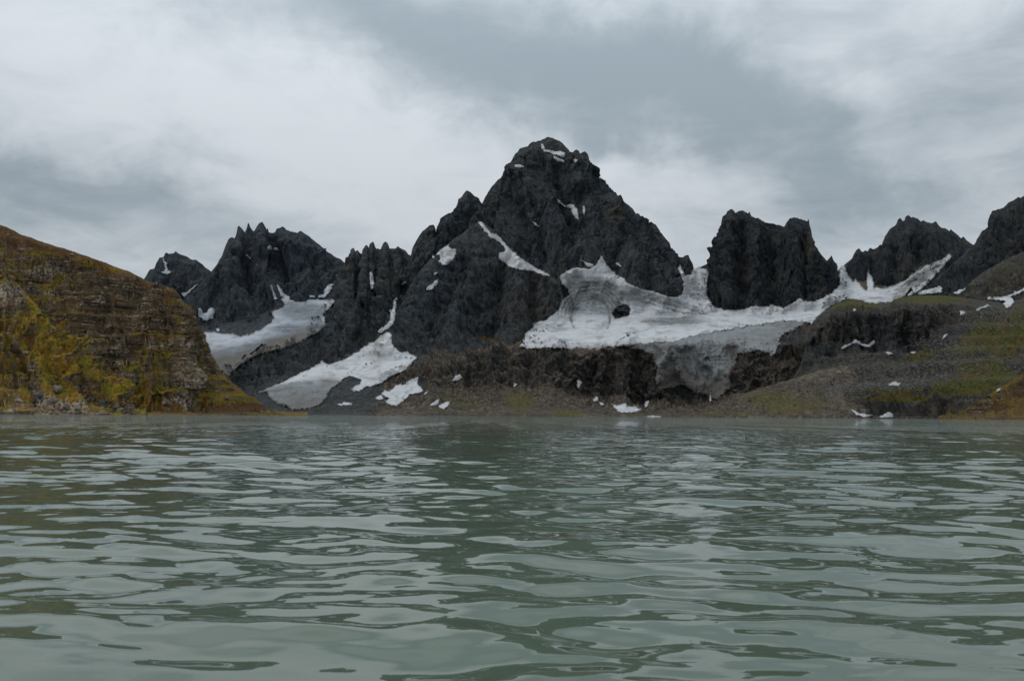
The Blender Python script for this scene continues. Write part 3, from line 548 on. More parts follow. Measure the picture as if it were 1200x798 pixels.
# left headland: banded cliffs
sheet('hill', 'brown banded hillside of rock layers and autumn grass falling to the lake on the left',
      [([(-200, 190), (-60, 245), (0, 264), (8, 266), (25, 275), (60, 287), (100, 299), (125, 308), (137, 313), (150, 318), (160, 323), (168, 327), (174, 330), (182, 333), (190, 336), (200, 337), (206, 340), (210, 346), (214, 353), (217, 362), (219, 371), (225, 374), (232, 379), (237, 388), (240, 398), (245, 410), (250, 420), (257, 432), (266, 443), (280, 455), (295, 467), (310, 477), (325, 484), (345, 488.5), (360, 489)], [(-200, 760), (100, 800), (205, 760), (216, 780), (240, 830), (345, 880), (360, 880)]),
       ([(-200, 280), (0, 330), (100, 345), (190, 370), (208, 385), (220, 395), (240, 415), (266, 452), (310, 480), (345, 488.6), (360, 489)], [(-200, 690), (0, 700), (100, 730), (200, 690), (212, 690), (225, 760), (266, 800), (345, 850), (360, 850)]),
       ([(-200, 380), (0, 410), (100, 420), (180, 430), (212, 435), (240, 440), (280, 464), (310, 482), (345, 488.7), (360, 489)], [(-200, 620), (100, 650), (200, 645), (212, 655), (240, 740), (345, 830), (360, 830)]),
       ([(-200, 465), (0, 465), (110, 468), (150, 472), (190, 474), (215, 472), (240, 475), (290, 481), (325, 485), (345, 488.7), (360, 489)], [(-200, 570), (110, 610), (200, 625), (240, 690), (345, 800), (360, 800)]),
       (('z', 1.0), [(-200, 540), (110, 575), (200, 600), (250, 650), (360, 780)]), (('z', -5), [(-200, 530), (110, 565), (200, 590), (250, 640), (360, 770)])],
      -120, 360, HILL, ends=(60, 0), ampf=lambda X, Y: 1-0.8*sstep(228, 262, X)*sstep(405, 440, Y), ribs=[([(216, 362), (214, 470)], 10, 12), ([(232, 385), (238, 470)], 6, -12), ([(120, 400), (150, 470)], 8, -8), ([(180, 345), (186, 470)], 12, 6)], step=0.92, amp=9, scale=46, vst=0.55, seed=57, ridge_jit=0.12, back=(400, .85), fine=.4, cat='hill', dens=1.15, terr=[(17, .28, .75, .8), (6.5, .3, .6, .7)],
      attrs={'veg': [.47, (285, 465, 50, 16, -.10, 40), (60, 285, 120, 14, .5, 18), (190, 345, 40, 14, .3), (175, 405, 26, 40, .3), (170, 465, 40, 18, .35), (280, 470, 40, 20, .3), (145, 355, 50, 30, -.3), (125, 405, 40, 25, -.35), (215, 425, 12, 60, -.2)],
             'warm': [(60, 285, 160, 25, .5, 18), (180, 350, 40, 30, .4), (270, 480, 60, 8, .6), (150, 480, 60, 5, .6)],
             'pale': [(50, 318, 20, 4, 1), (75, 322, 10, 2.5, .8, 25), (60, 345, 7, 14, .7), (190, 403, 26, 2.0, .9), (130, 428, 60, 1.2, .7), (160, 436, 26, 2.5, .8), (150, 450, 24, 6, .55), (215, 450, 6, 30, .5), (208, 472, 16, 10, .8), (270, 483, 60, 3, .35), (90, 300, 8, 2, .8), (235, 470, 20, 8, .3), (130, 408, 10, 2, .7)]})
# left near spur
sheet('hill', 'nearer spur of steep yellow and orange grass with pale crags at the left edge',
      [([(-200, 300), (-60, 312), (0, 322), (10, 326), (20, 332), (32, 345), (45, 358), (58, 378), (72, 388), (90, 393), (102, 398), (110, 412), (120, 428), (128, 440), (135, 452), (142, 466), (147, 478), (156, 487), (170, 489)], [(-200, 520), (0, 540), (110, 530), (170, 540)]),
       ([(-200, 370), (0, 392), (60, 415), (100, 430), (125, 455), (140, 478), (156, 488), (170, 489)], [(-200, 480), (60, 490), (170, 520)]),
       ([(-200, 440), (0, 448), (60, 455), (100, 462), (130, 474), (156, 488.3), (170, 489)], [(-200, 450), (60, 462), (170, 500)]),
       (('z', 1.0), [(-200, 440), (20, 442), (60, 452), (110, 456), (170, 490)]), (('z', -5), [(-200, 436), (60, 447), (170, 480)])],
      -120, 170, SPUR, ends=(60, 0), ribs=[([(-20, 330), (30, 375), (70, 430), (95, 470)], 16, 12), ([(60, 385), (110, 430), (135, 470)], 9, 8), ([(20, 400), (50, 440), (62, 480)], 10, 9), ([(45, 385), (85, 440), (108, 480)], 7, -8), ([(0, 380), (30, 420), (40, 470)], 7, -8), ([(5, 330), (6, 365)], 6, 8), ([(20, 335), (22, 370)], 5, 7)], step=0.85, amp=8, scale=34, vst=0.5, shear=0.35, seed=61, ridge_jit=0.5, back=(90, .85), fine=.5, cat='hill', dens=1.2, terr=[(13, .3, .55, 1.2), (4.5, .32, .4, 1.0)],
      attrs={'veg': [.62, (50, 410, 60, 34, .35, 40), (125, 455, 14, 14, .3), (80, 482, 80, 14, -.6), (15, 345, 20, 12, -.5), (20, 450, 30, 20, -.15)],
             'warm': [(20, 470, 40, 16, .3), (15, 425, 18, 12, .4)],
             'pale': [(70, 470, 26, 12, .6), (92, 470, 20, 14, .4), (35, 400, 4, 12, .7, 20), (5, 345, 8, 14, .8), (20, 340, 10, 10, .5), (60, 388, 20, 6, .5), (10, 470, 10, 14, .5), (60, 440, 5, 8, .4)]})
#@@SNOW
# ------------------------------------------------------------------ where the rock surface stands (used to lay snow, ice and stones on it)
bpy.context.view_layer.update()
dg = bpy.context.evaluated_depsgraph_get()
ZX0, ZX1, ZY0, ZY1 = -90, 1290, 150, 492
gx = np.arange(ZX0, ZX1+1); gy = np.arange(ZY0, ZY1+1)
GX, GY = np.meshgrid(gx, gy)
dirs = ray_np(GX, GY); dirs = dirs/np.linalg.norm(dirs, axis=-1, keepdims=True)
ZB = np.full(GX.shape, np.inf); ZI = np.full(GX.shape, -1, int)
names = {o.name: i for i, o in enumerate(TERR)}
org = Vector((0, 0, CAMZ)); rc = sc.ray_cast
for r in range(GX.shape[0]):
    dr = dirs[r].tolist()
    for c in range(GX.shape[1]):
        hit, loc, nrm, fi, ob, mt = rc(dg, org, dr[c])
        if hit:
            ZB[r, c] = loc[1]; ZI[r, c] = names.get(ob.name, -1)
def zat(x, y):
    fx = np.clip(x-ZX0, 0, ZB.shape[1]-1.001); fy = np.clip(y-ZY0, 0, ZB.shape[0]-1.001)
    ix = fx.astype(int); iy = fy.astype(int); ax = fx-ix; ay = fy-iy
    z00 = ZB[iy, ix]; z01 = ZB[iy, ix+1]; z10 = ZB[iy+1, ix]; z11 = ZB[iy+1, ix+1]
    mn = np.minimum(np.minimum(z00, z01), np.minimum(z10, z11)); mx = np.maximum(np.maximum(z00, z01), np.maximum(z10, z11))
    with np.errstate(invalid='ignore'):
        v = z00*(1-ax)*(1-ay)+z01*ax*(1-ay)+z10*(1-ax)*ay+z11*ax*ay
        near = ZB[np.round(fy).astype(int), np.round(fx).astype(int)]
        return np.where((mx/mn) > 1.04, near, v)
def iat(x, y):
    return ZI[np.clip(np.round(y-ZY0).astype(int), 0, ZI.shape[0]-1), np.clip(np.round(x-ZX0).astype(int), 0, ZI.shape[1]-1)]
TN = [o.name for o in TERR]
(T_FAR, T_JAG, T_VAL, T_SPIKY, T_STEP, T_GREAT, T_BUTT, T_BAND, T_TOWER, T_DOME, T_EDGE, T_BROWN, T_BLUFF, T_MOR, T_NEARR, T_HILL, T_SPUR) = range(len(TERR))

SNOW = snow_mat('snow_and_ice', 2.6)
SNOWOLD = snow_mat('old_snow', 2.2, snow=(0.44, 0.46, 0.48))
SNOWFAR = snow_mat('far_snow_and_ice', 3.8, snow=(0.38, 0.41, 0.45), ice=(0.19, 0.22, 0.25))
def lay(name, poly, label, cat, mat, on=None, holes=(), step=0.9, thick=1.6, jag=1.1, blur=3, ice=(), dirt=(), group=None, relief=None, parent=None, wet=0.5, seed=0):
    """a sheet of snow or ice lying on the rock inside an outline, with its edges bedded into the rock"""
    pa = np.array(poly, float); x0, y0 = pa.min(0)-3; x1, y1 = pa.max(0)+3
    xs = np.arange(x0, x1+step, step); ys = np.arange(y0, y1+step, step); X, Y = np.meshgrid(xs, ys)
    n2 = np.stack([X/6.0, Y/4.0, np.full_like(X, seed+0.5)], -1)
    wx = fbm(n2, 4, 301)*jag*2.2; wy = fbm(n2+40, 4, 302)*jag*2.2
    n3 = np.stack([X/2.2, Y/1.6, np.full_like(X, seed+7.5)], -1); wx += fbm(n3, 2, 311)*jag*1.3; wy += fbm(n3+9, 2, 312)*jag*1.3
    m = inside(poly, X+wx, Y+wy)
    for hp in holes: m &= ~inside(hp, X+wx, Y+wy)
    ids = iat(X, Y)
    if on is None:
        ii = ids[m & (ids >= 0)]
        if len(ii) == 0: return None
        bc = np.bincount(ii); on = [q for q in range(len(bc)) if bc[q] > 0.12*len(ii)]
    m &= np.isin(ids, on)
    if cat == 'snow patch' and m.any():
        lb = np.where(m, np.arange(m.size).reshape(m.shape)+1, 0)
        for _ in range(400):
            q = lb.copy()
            for ax in (0, 1):
                for sh in (1, -1): q = np.maximum(q, np.where(m, np.roll(lb, sh, ax), 0))
            q = np.where(m, q, 0)
            if (q == lb).all(): break
            lb = q
        vals, cn = np.unique(lb[lb > 0], return_counts=True); m = lb == vals[cn.argmax()]
    if m.sum() < 3: return None
    Z = zat(X, Y); Z = np.where(np.isfinite(Z), Z, np.nan)
    Z = np.where(m, Z, np.nan)
    # grow a margin so the rim can be bedded in
    full = Z.copy()
    for _ in range(4):
        acc = np.zeros_like(full); cnt = np.zeros_like(full)
        for dy, dx in ((0, 1), (0, -1), (1, 0), (-1, 0)):
            q = np.roll(np.roll(full, dy, 0), dx, 1); ok = np.isfinite(q); acc += np.where(ok, q, 0); cnt += ok
        full = np.where(np.isfinite(full), full, np.where(cnt > 0, acc/np.maximum(cnt, 1), np.nan))
    ok = np.isfinite(full); f0 = np.where(ok, full, 0.0); sm = f0.copy(); wk = ok.astype(float)
    for _ in range(blur):
        sm = blur2(sm, 1); wk = blur2(wk, 1)
        smn = np.where(wk > 1e-6, sm/np.maximum(wk, 1e-6), 0); sm = np.where(ok, smn, 0); wk = ok.astype(float)
    pxm = np.nanmedian(Z)/F
    edge = m.astype(float); edge = np.where(m, blur2(edge, 2), 0); edge = np.clip((edge-0.5)*2, 0, 1)
    wide = np.clip((blur2(m.astype(float), 5 if blur > 6 else 2)-0.45)*2.4, 0, 1)
    fl_ = np.where(ok, full, 1e9); mnf = fl_
    for _ in range(2):
        mnf = np.minimum.reduce([mnf, np.roll(mnf, 1, 0), np.roll(mnf, -1, 0), np.roll(mnf, 1, 1), np.roll(mnf, -1, 1)])
    mnf = np.where(ok, mnf, 0.0)
    for _ in range(max(2, blur//2)):
        ws = blur2(ok.astype(float), 1); mnf = np.where(ok, blur2(mnf, 1)/np.maximum(ws, 1e-6), 0)
    zf = np.minimum(np.minimum(sm, mnf+thick*2*np.nanmedian(Z)/F), fl_)
    off = thick*pxm*(0.25+0.75*edge)*2.0
    zf = zf-off
    zf = np.where(m, np.where(edge <= 0.02, zf+thick*pxm*0.5, zf), zf)
    # rim ring pushed into the rock
    ring = (~m) & ok; zf = np.where(ring, full+2.2*pxm, zf)
    ringm = np.zeros_like(m)
    for dy in (-1, 0, 1):
        for dx in (-1, 0, 1): ringm |= np.roll(np.roll(m, dy, 0), dx, 1)
    use = ringm & ok
    V = P(X, Y, np.where(use, zf, 100.0))
    if relief is not None: V[..., 2] += np.where(m, relief(X, Y)*edge, 0)*pxm*0.9
    qm = use[:-1, :-1] & use[1:, :-1] & use[1:, 1:] & use[:-1, 1:]
    anym = m[:-1, :-1] | m[1:, :-1] | m[1:, 1:] | m[:-1, 1:]
    zz = np.stack([zf[:-1, :-1], zf[1:, :-1], zf[1:, 1:], zf[:-1, 1:]], 0)
    qm &= anym & ((zz.max(0)/np.maximum(zz.min(0), 1)) < 1.06)
    if cat == 'snow patch':
        lb = np.where(qm, np.arange(qm.size).reshape(qm.shape)+1, 0)
        for _ in range(500):
            q = lb.copy()
            for ax in (0, 1):
                for sh in (1, -1): q = np.maximum(q, np.where(qm, np.roll(lb, sh, ax), 0))
            if (q == lb).all(): break
            lb = q
        vals, cn = np.unique(lb[lb > 0], return_counts=True)
        if len(vals): qm = lb == vals[cn.argmax()]
    Fq = grid_faces(*X.shape, mask=qm)
    if len(Fq) < 2: return None
    uq, inv = np.unique(Fq.ravel(), return_inverse=True)
    def fld(lst):
        A = np.zeros_like(X)
        for it in lst:
            if callable(it): A = A+it(X, Y); continue
            if isinstance(it, (int, float)): A += it; continue
            cx, cy, sx, sy, am = it[:5]; an = math.radians(it[5]) if len(it) > 5 else 0
            a = X-cx; b = Y-cy; xr = a*math.cos(an)+b*math.sin(an); yr = -a*math.sin(an)+b*math.cos(an)
            A += am*np.exp(-((xr/sx)**2+(yr/sy)**2))
        return np.clip(A, 0, 1.4).ravel()[uq]
    Vc = V.reshape(-1, 3)[uq]; cen = Vc.mean(0); 
    me = mesh_from(name, Vc-cen, inv.reshape(Fq.shape)[:, ::-1], mat, True, {'ice': fld(ice), 'dirt': fld(list(dirt)+[lambda X, Y: 0.75*(1-wide)]+([lambda X, Y: 0.55*sstep(0.02, .45, fbm(np.stack([X/17+Y/30, Y/5.5, X*0+4], -1), 4, 450))] if cat != 'snow patch' else []))})
    o = link(name, me, parent); o.location = cen
    if parent is None: tag(o, label, cat, group)
    return o

# ---- the main glacier: snowfield, ribbed icefall tongue, steep ice bulge
def ease(a, b, x): return sstep(a, b, x)
def crev(X, Y):
    """0..1: crevasse lines and debris bands of the glacier"""
    n = fbm(np.stack([X/22, Y/14, X*0+3], -1), 4, 400)
    line = lambda v, wd: np.clip(1-np.abs(((v) % 1.0)-0.5)/wd, 0, 1)
    gate = 0.45+0.55*sstep(-.15, .25, fbm(np.stack([X/7, Y/4, X*0+8], -1), 3, 401))
    r = np.hypot(X-692, (Y-374)*0.98)
    ring = sstep(21, 25, r)*(1-sstep(40, 50, r))*sstep(392, 372, Y) if False else sstep(21, 25, r)*(1-sstep(40, 50, r))*(1-sstep(360, 377, Y))
    a = ring*line(r/4.6+n*0.7, .34)
    a = np.maximum(a, 0.9*line(r/30-.26, .07)*sstep(340, 352, Y)*(1-sstep(384, 390, Y))*(r < 30))
    a = np.maximum(a, np.exp(-((Y-344)/9)**4)*np.exp(-((X-700)/11)**4)*line(X/6.5+n*.4, .15))
    a = np.maximum(a, np.exp(-((X-787)/30)**4)*np.exp(-((Y-377)/6)**4)*line(Y/3.4+X/200+n*.4, .36))
    fl = Y-(348+(X-745)*0.27)
    a = np.maximum(a, np.exp(-((X-785)/45)**4)*np.exp(-(fl/9)**4)*line(fl/5.6+n*0.5, .3)*.9)
    a = np.maximum(a, np.exp(-((X-700)/75)**4)*np.exp(-((Y-407)/5)**4)*line(Y/2.8+n*1.0, .25)*.9)
    ramp = np.exp(-(((X-1078)*.82-(Y-322)*.57)/46)**4-(((X-1078)*.57+(Y-322)*.82)/11)**4)
    rn = fbm(np.stack([((X-1078)*.82-(Y-322)*.57)/12, ((X-1078)*.57+(Y-322)*.82)/2.4, X*0], -1), 4, 405)
    a = np.maximum(a, ramp*sstep(-.05, .28, rn))
    low = ice_low(X, Y)
    a = np.maximum(a, low*.75*line(X/4.0+n*1.3, .22)*sstep(398, 424, Y))
    a = np.maximum(a, low*.75*line(Y/3.3+n*1.4+X/300, .24))
    bl = np.exp(-((X-785)/30)**4-((Y-425)/24)**4); rr = np.hypot((X-785)/1.15, (Y-455))
    a = np.maximum(a, bl*line(rr/3.6+n*.6, .3))
    a = np.maximum(a, .8*np.exp(-((X-885)/35)**4)*np.exp(-((Y-381)/4)**2)*sstep(.1, .3, fbm(np.stack([X/4, Y/1.6, X*0], -1), 2, 407)))
    return a*gate
def glacier_relief(X, Y):
    n = fbm(np.stack([X/22, Y/14, X*0+3], -1), 4, 400)
    dome = np.exp(-((X-690)/24)**2-((Y-372)/17)**2)*7
    bl = np.exp(-((X-785)/30)**4-((Y-425)/24)**4)*4
    return dome+bl+n*3.0+fbm(np.stack([X/7, Y/3.5, X*0+5], -1), 3, 409)*1.6-crev(X, Y)*2.6
def ice_low(X, Y):
    line = np.interp(X, [740, 790, 805, 850, 880, 920, 960], [402, 401, 396, 387, 382, 376, 368])
    return ease(-2, 5, Y-line-2)
glacier_poly = [(607, 407.5), (612, 400), (617, 389), (624, 384), (624, 379), (640, 375), (646, 370), (654, 363), (658, 351), (667, 346), (665, 340), (658, 334), (655, 324), (663, 318), (676, 314), (690, 314.5),
    (698, 312), (701, 305), (704.5, 299), (708, 304), (712, 311), (717, 318), (724, 323), (731, 327), (736, 332), (746, 336), (756, 340), (766, 342), (773, 344), (783, 347.5), (791, 348), (800, 346),
    (801, 336), (799, 326), (795, 315), (796, 310), (800, 317), (804, 323), (809, 321), (813, 315), (818, 313.5), (824, 314), (831, 318), (831, 327), (829, 337), (829, 346), (835, 357), (843, 361), (856, 363.5), (871, 362.5), (886, 358), (895, 360),
    (905, 357), (918, 361), (926, 357), (936, 350), (944, 353), (955, 354), (963, 349), (977, 343), (983, 333), (984, 322), (981, 312), (990, 313), (994, 324), (1000, 331), (1003, 326), (1006, 333), (1012, 339), (1016, 341), (1015.5, 324), (1018, 312), (1019, 322), (1023, 326), (1024, 338),
    (1036, 338), (1050, 334), (1060, 329), (1068, 321), (1080, 313), (1092, 309), (1104, 305), (1112, 297), (1117, 300), (1108, 310), (1096, 324), (1086, 334), (1078, 341), (1068, 347), (1055, 351), (1046, 354), (1030, 355), (1014, 355), (1002, 352), (988, 355), (972, 361), (961, 369), (953, 378), (940, 383),
    (925, 388), (914, 393), (913, 405), (911, 417), (903, 417), (890, 412), (876, 414), (866, 415), (862, 426), (857, 438), (857, 452), (850, 461), (838, 467), (829, 463), (820, 462), (812, 458), (800, 452), (786, 456), (772, 457), (768, 445), (770, 428), (764, 416), (752, 410), (740, 407), (722, 406), (700, 409), (680, 410), (660, 409), (640, 408), (625, 409)]
gl = bpy.data.objects.new('glacier', None); COL.objects.link(gl); gl.location = (180, 2300, 200)
tag(gl, 'main glacier between great peak and rock tower, spilling over the cliffs as a ribbed icefall', 'glacier')
nunatak = [(721, 363), (727, 359), (733, 356), (737, 361), (738, 369), (730, 372), (721, 374), (717, 368)]
bpy.context.view_layer.update()
ALLG = [T_GREAT, T_BUTT, T_BAND, T_TOWER, T_DOME, T_EDGE, T_BROWN]
def split(poly, keep): return poly
def part(name, poly, clip, **k):
    o = lay(name, poly, None, None, SNOW, on=ALLG, **k)
    if o: o.parent = gl; o.matrix_parent_inverse = Matrix.Identity(4); o.location = o.location-gl.location
    return o
up_line = [(740, 402), (790, 401), (805, 396), (850, 387), (880, 382), (920, 376), (953, 369)]
def icefall_mask(X, Y): return ice_low(X, Y)
gp = lay('snowfield', glacier_poly, None, None, SNOW, on=ALLG, holes=[nunatak, [(730, 411), (745, 404), (790, 401.5), (805, 396.5), (850, 387.5), (880, 382.5), (920, 376.5), (950, 379), (925, 400), (925, 480), (740, 480)]],
         step=0.85, thick=1.6, jag=0.9, blur=14, wet=0.15, relief=glacier_relief,
         ice=[(690, 352, 44, 24, 1.3), (790, 376, 40, 6, .9), (770, 350, 50, 9, .6, 16), (1085, 322, 34, 7, .9, -35), (815, 335, 20, 14, .45), (655, 385, 12, 10, .3), (930, 350, 30, 8, .3), (700, 407, 80, 3, .45), (990, 325, 10, 12, .5)],
         dirt=[lambda X, Y: crev(X, Y)*1.2, (700, 408, 70, 3, .4), (712, 350, 26, 12, .25), (815, 347, 20, 4, .3), (1075, 328, 40, 9, .4, -38), (840, 381, 60, 2.2, .12), (900, 358, 50, 2, .4), (657, 340, 8, 8, .4)])  # crevasse grooves get a darker colour here along with the debris bands
gp.parent = gl; gp.location = gp.location-gl.location
def icefall_relief(X, Y):
    return fbm(np.stack([X/16, Y/30, X*0+3], -1), 4, 430)*2.0-crev(X, Y)*1.5+(np.abs(np.sin(X/2.6+fbm(np.stack([X/20, Y/20, X*0], -1), 2, 431)*3))-.5)*.8
gq = lay('icefall', [(732, 410.5), (746, 403.5), (790, 400.8), (805, 395.8), (850, 386.8), (880, 381.8), (920, 375.8), (945, 376), (938, 383.5), (925, 388.5), (914, 394), (913, 405), (911, 417), (903, 417), (890, 412), (876, 414), (866, 415), (862, 426), (857, 438), (857, 452), (850, 461), (838, 467), (829, 463), (820, 462), (812, 458), (800, 452), (786, 456), (772, 457), (768, 445), (770, 428), (764, 416), (752, 411), (740, 411)],
         None, None, SNOW, on=ALLG, step=0.85, thick=0.7, jag=1.9, blur=12, wet=0.2, relief=icefall_relief,
         ice=[0.95], dirt=[lambda X, Y: 1.2*sstep(430, 464, Y)+.35*sstep(0.0, .35, fbm(np.stack([X/3.2, Y/26, X*0+2], -1), 3, 440))*sstep(392, 415, Y), lambda X, Y: crev(X, Y)*.5, (765, 405, 30, 4, .7), (790, 435, 26, 22, .55), (855, 440, 7, 30, .6), (820, 458, 30, 6, .6), (870, 395, 60, 8, .2), (905, 400, 18, 14, .25), (861, 410, 4, 8, .7), (930, 383, 14, 5, .5), (0.06)])  # icefall grooves are coloured darker as well as its debris
gq.parent = gl; gq.location = gq.location-gl.location

# ---- glaciers on the left
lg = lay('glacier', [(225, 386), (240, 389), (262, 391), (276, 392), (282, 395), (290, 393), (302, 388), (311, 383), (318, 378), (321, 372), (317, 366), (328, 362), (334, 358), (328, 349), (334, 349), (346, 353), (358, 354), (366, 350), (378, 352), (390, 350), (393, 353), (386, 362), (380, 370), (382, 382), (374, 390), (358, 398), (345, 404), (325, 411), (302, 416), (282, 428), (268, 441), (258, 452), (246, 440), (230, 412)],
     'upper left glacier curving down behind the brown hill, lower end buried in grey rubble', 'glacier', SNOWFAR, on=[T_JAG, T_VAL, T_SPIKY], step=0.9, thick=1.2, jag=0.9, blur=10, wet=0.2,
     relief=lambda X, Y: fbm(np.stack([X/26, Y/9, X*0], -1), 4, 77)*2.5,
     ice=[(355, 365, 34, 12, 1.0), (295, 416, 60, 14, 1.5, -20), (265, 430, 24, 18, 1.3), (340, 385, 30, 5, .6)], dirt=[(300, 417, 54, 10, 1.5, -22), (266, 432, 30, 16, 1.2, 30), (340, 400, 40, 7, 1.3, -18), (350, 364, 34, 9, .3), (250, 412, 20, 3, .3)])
l2 = lay('glacier', [(300, 461), (311, 456), (330, 448), (346, 440), (361, 433), (374, 427), (377, 423), (384, 427), (400, 423), (415, 414), (430, 405), (432, 402), (440, 399), (448, 392), (455, 389), (459, 392), (460, 404), (463, 408), (469, 413), (478, 413), (483, 417), (489, 419), (481, 428), (471, 437), (462, 440), (448, 448), (441, 451), (430, 454), (418, 460), (411, 457), (421, 450), (424, 446), (414, 441), (403, 443), (398, 450), (388, 456), (384, 466), (376, 475), (362, 480), (346, 481), (330, 476), (318, 469), (312, 460)],
     'lower left glacier, white snow apron above a grey rounded tongue almost reaching the lake', 'glacier', SNOW, on=[T_SPIKY, T_BUTT, T_BAND], step=0.85, thick=1.6, jag=1.0, blur=10, wet=0.2,
     relief=lambda X, Y: fbm(np.stack([X/20, Y/9, X*0], -1), 4, 78)*2.5+np.exp(-((X-350)/30)**2-((Y-462)/14)**2)*5,
     ice=[(350, 466, 50, 14, 2.2, -6), (335, 460, 26, 6, .8), (445, 418, 18, 6, .4), (385, 446, 14, 4, .3)], dirt=[(365, 476, 40, 7, .7), (386, 448, 14, 7, .7), (436, 415, 12, 4, .6), (345, 466, 46, 12, .48), (445, 425, 16, 3, .3, -30), (312, 455, 8, 5, .3)])

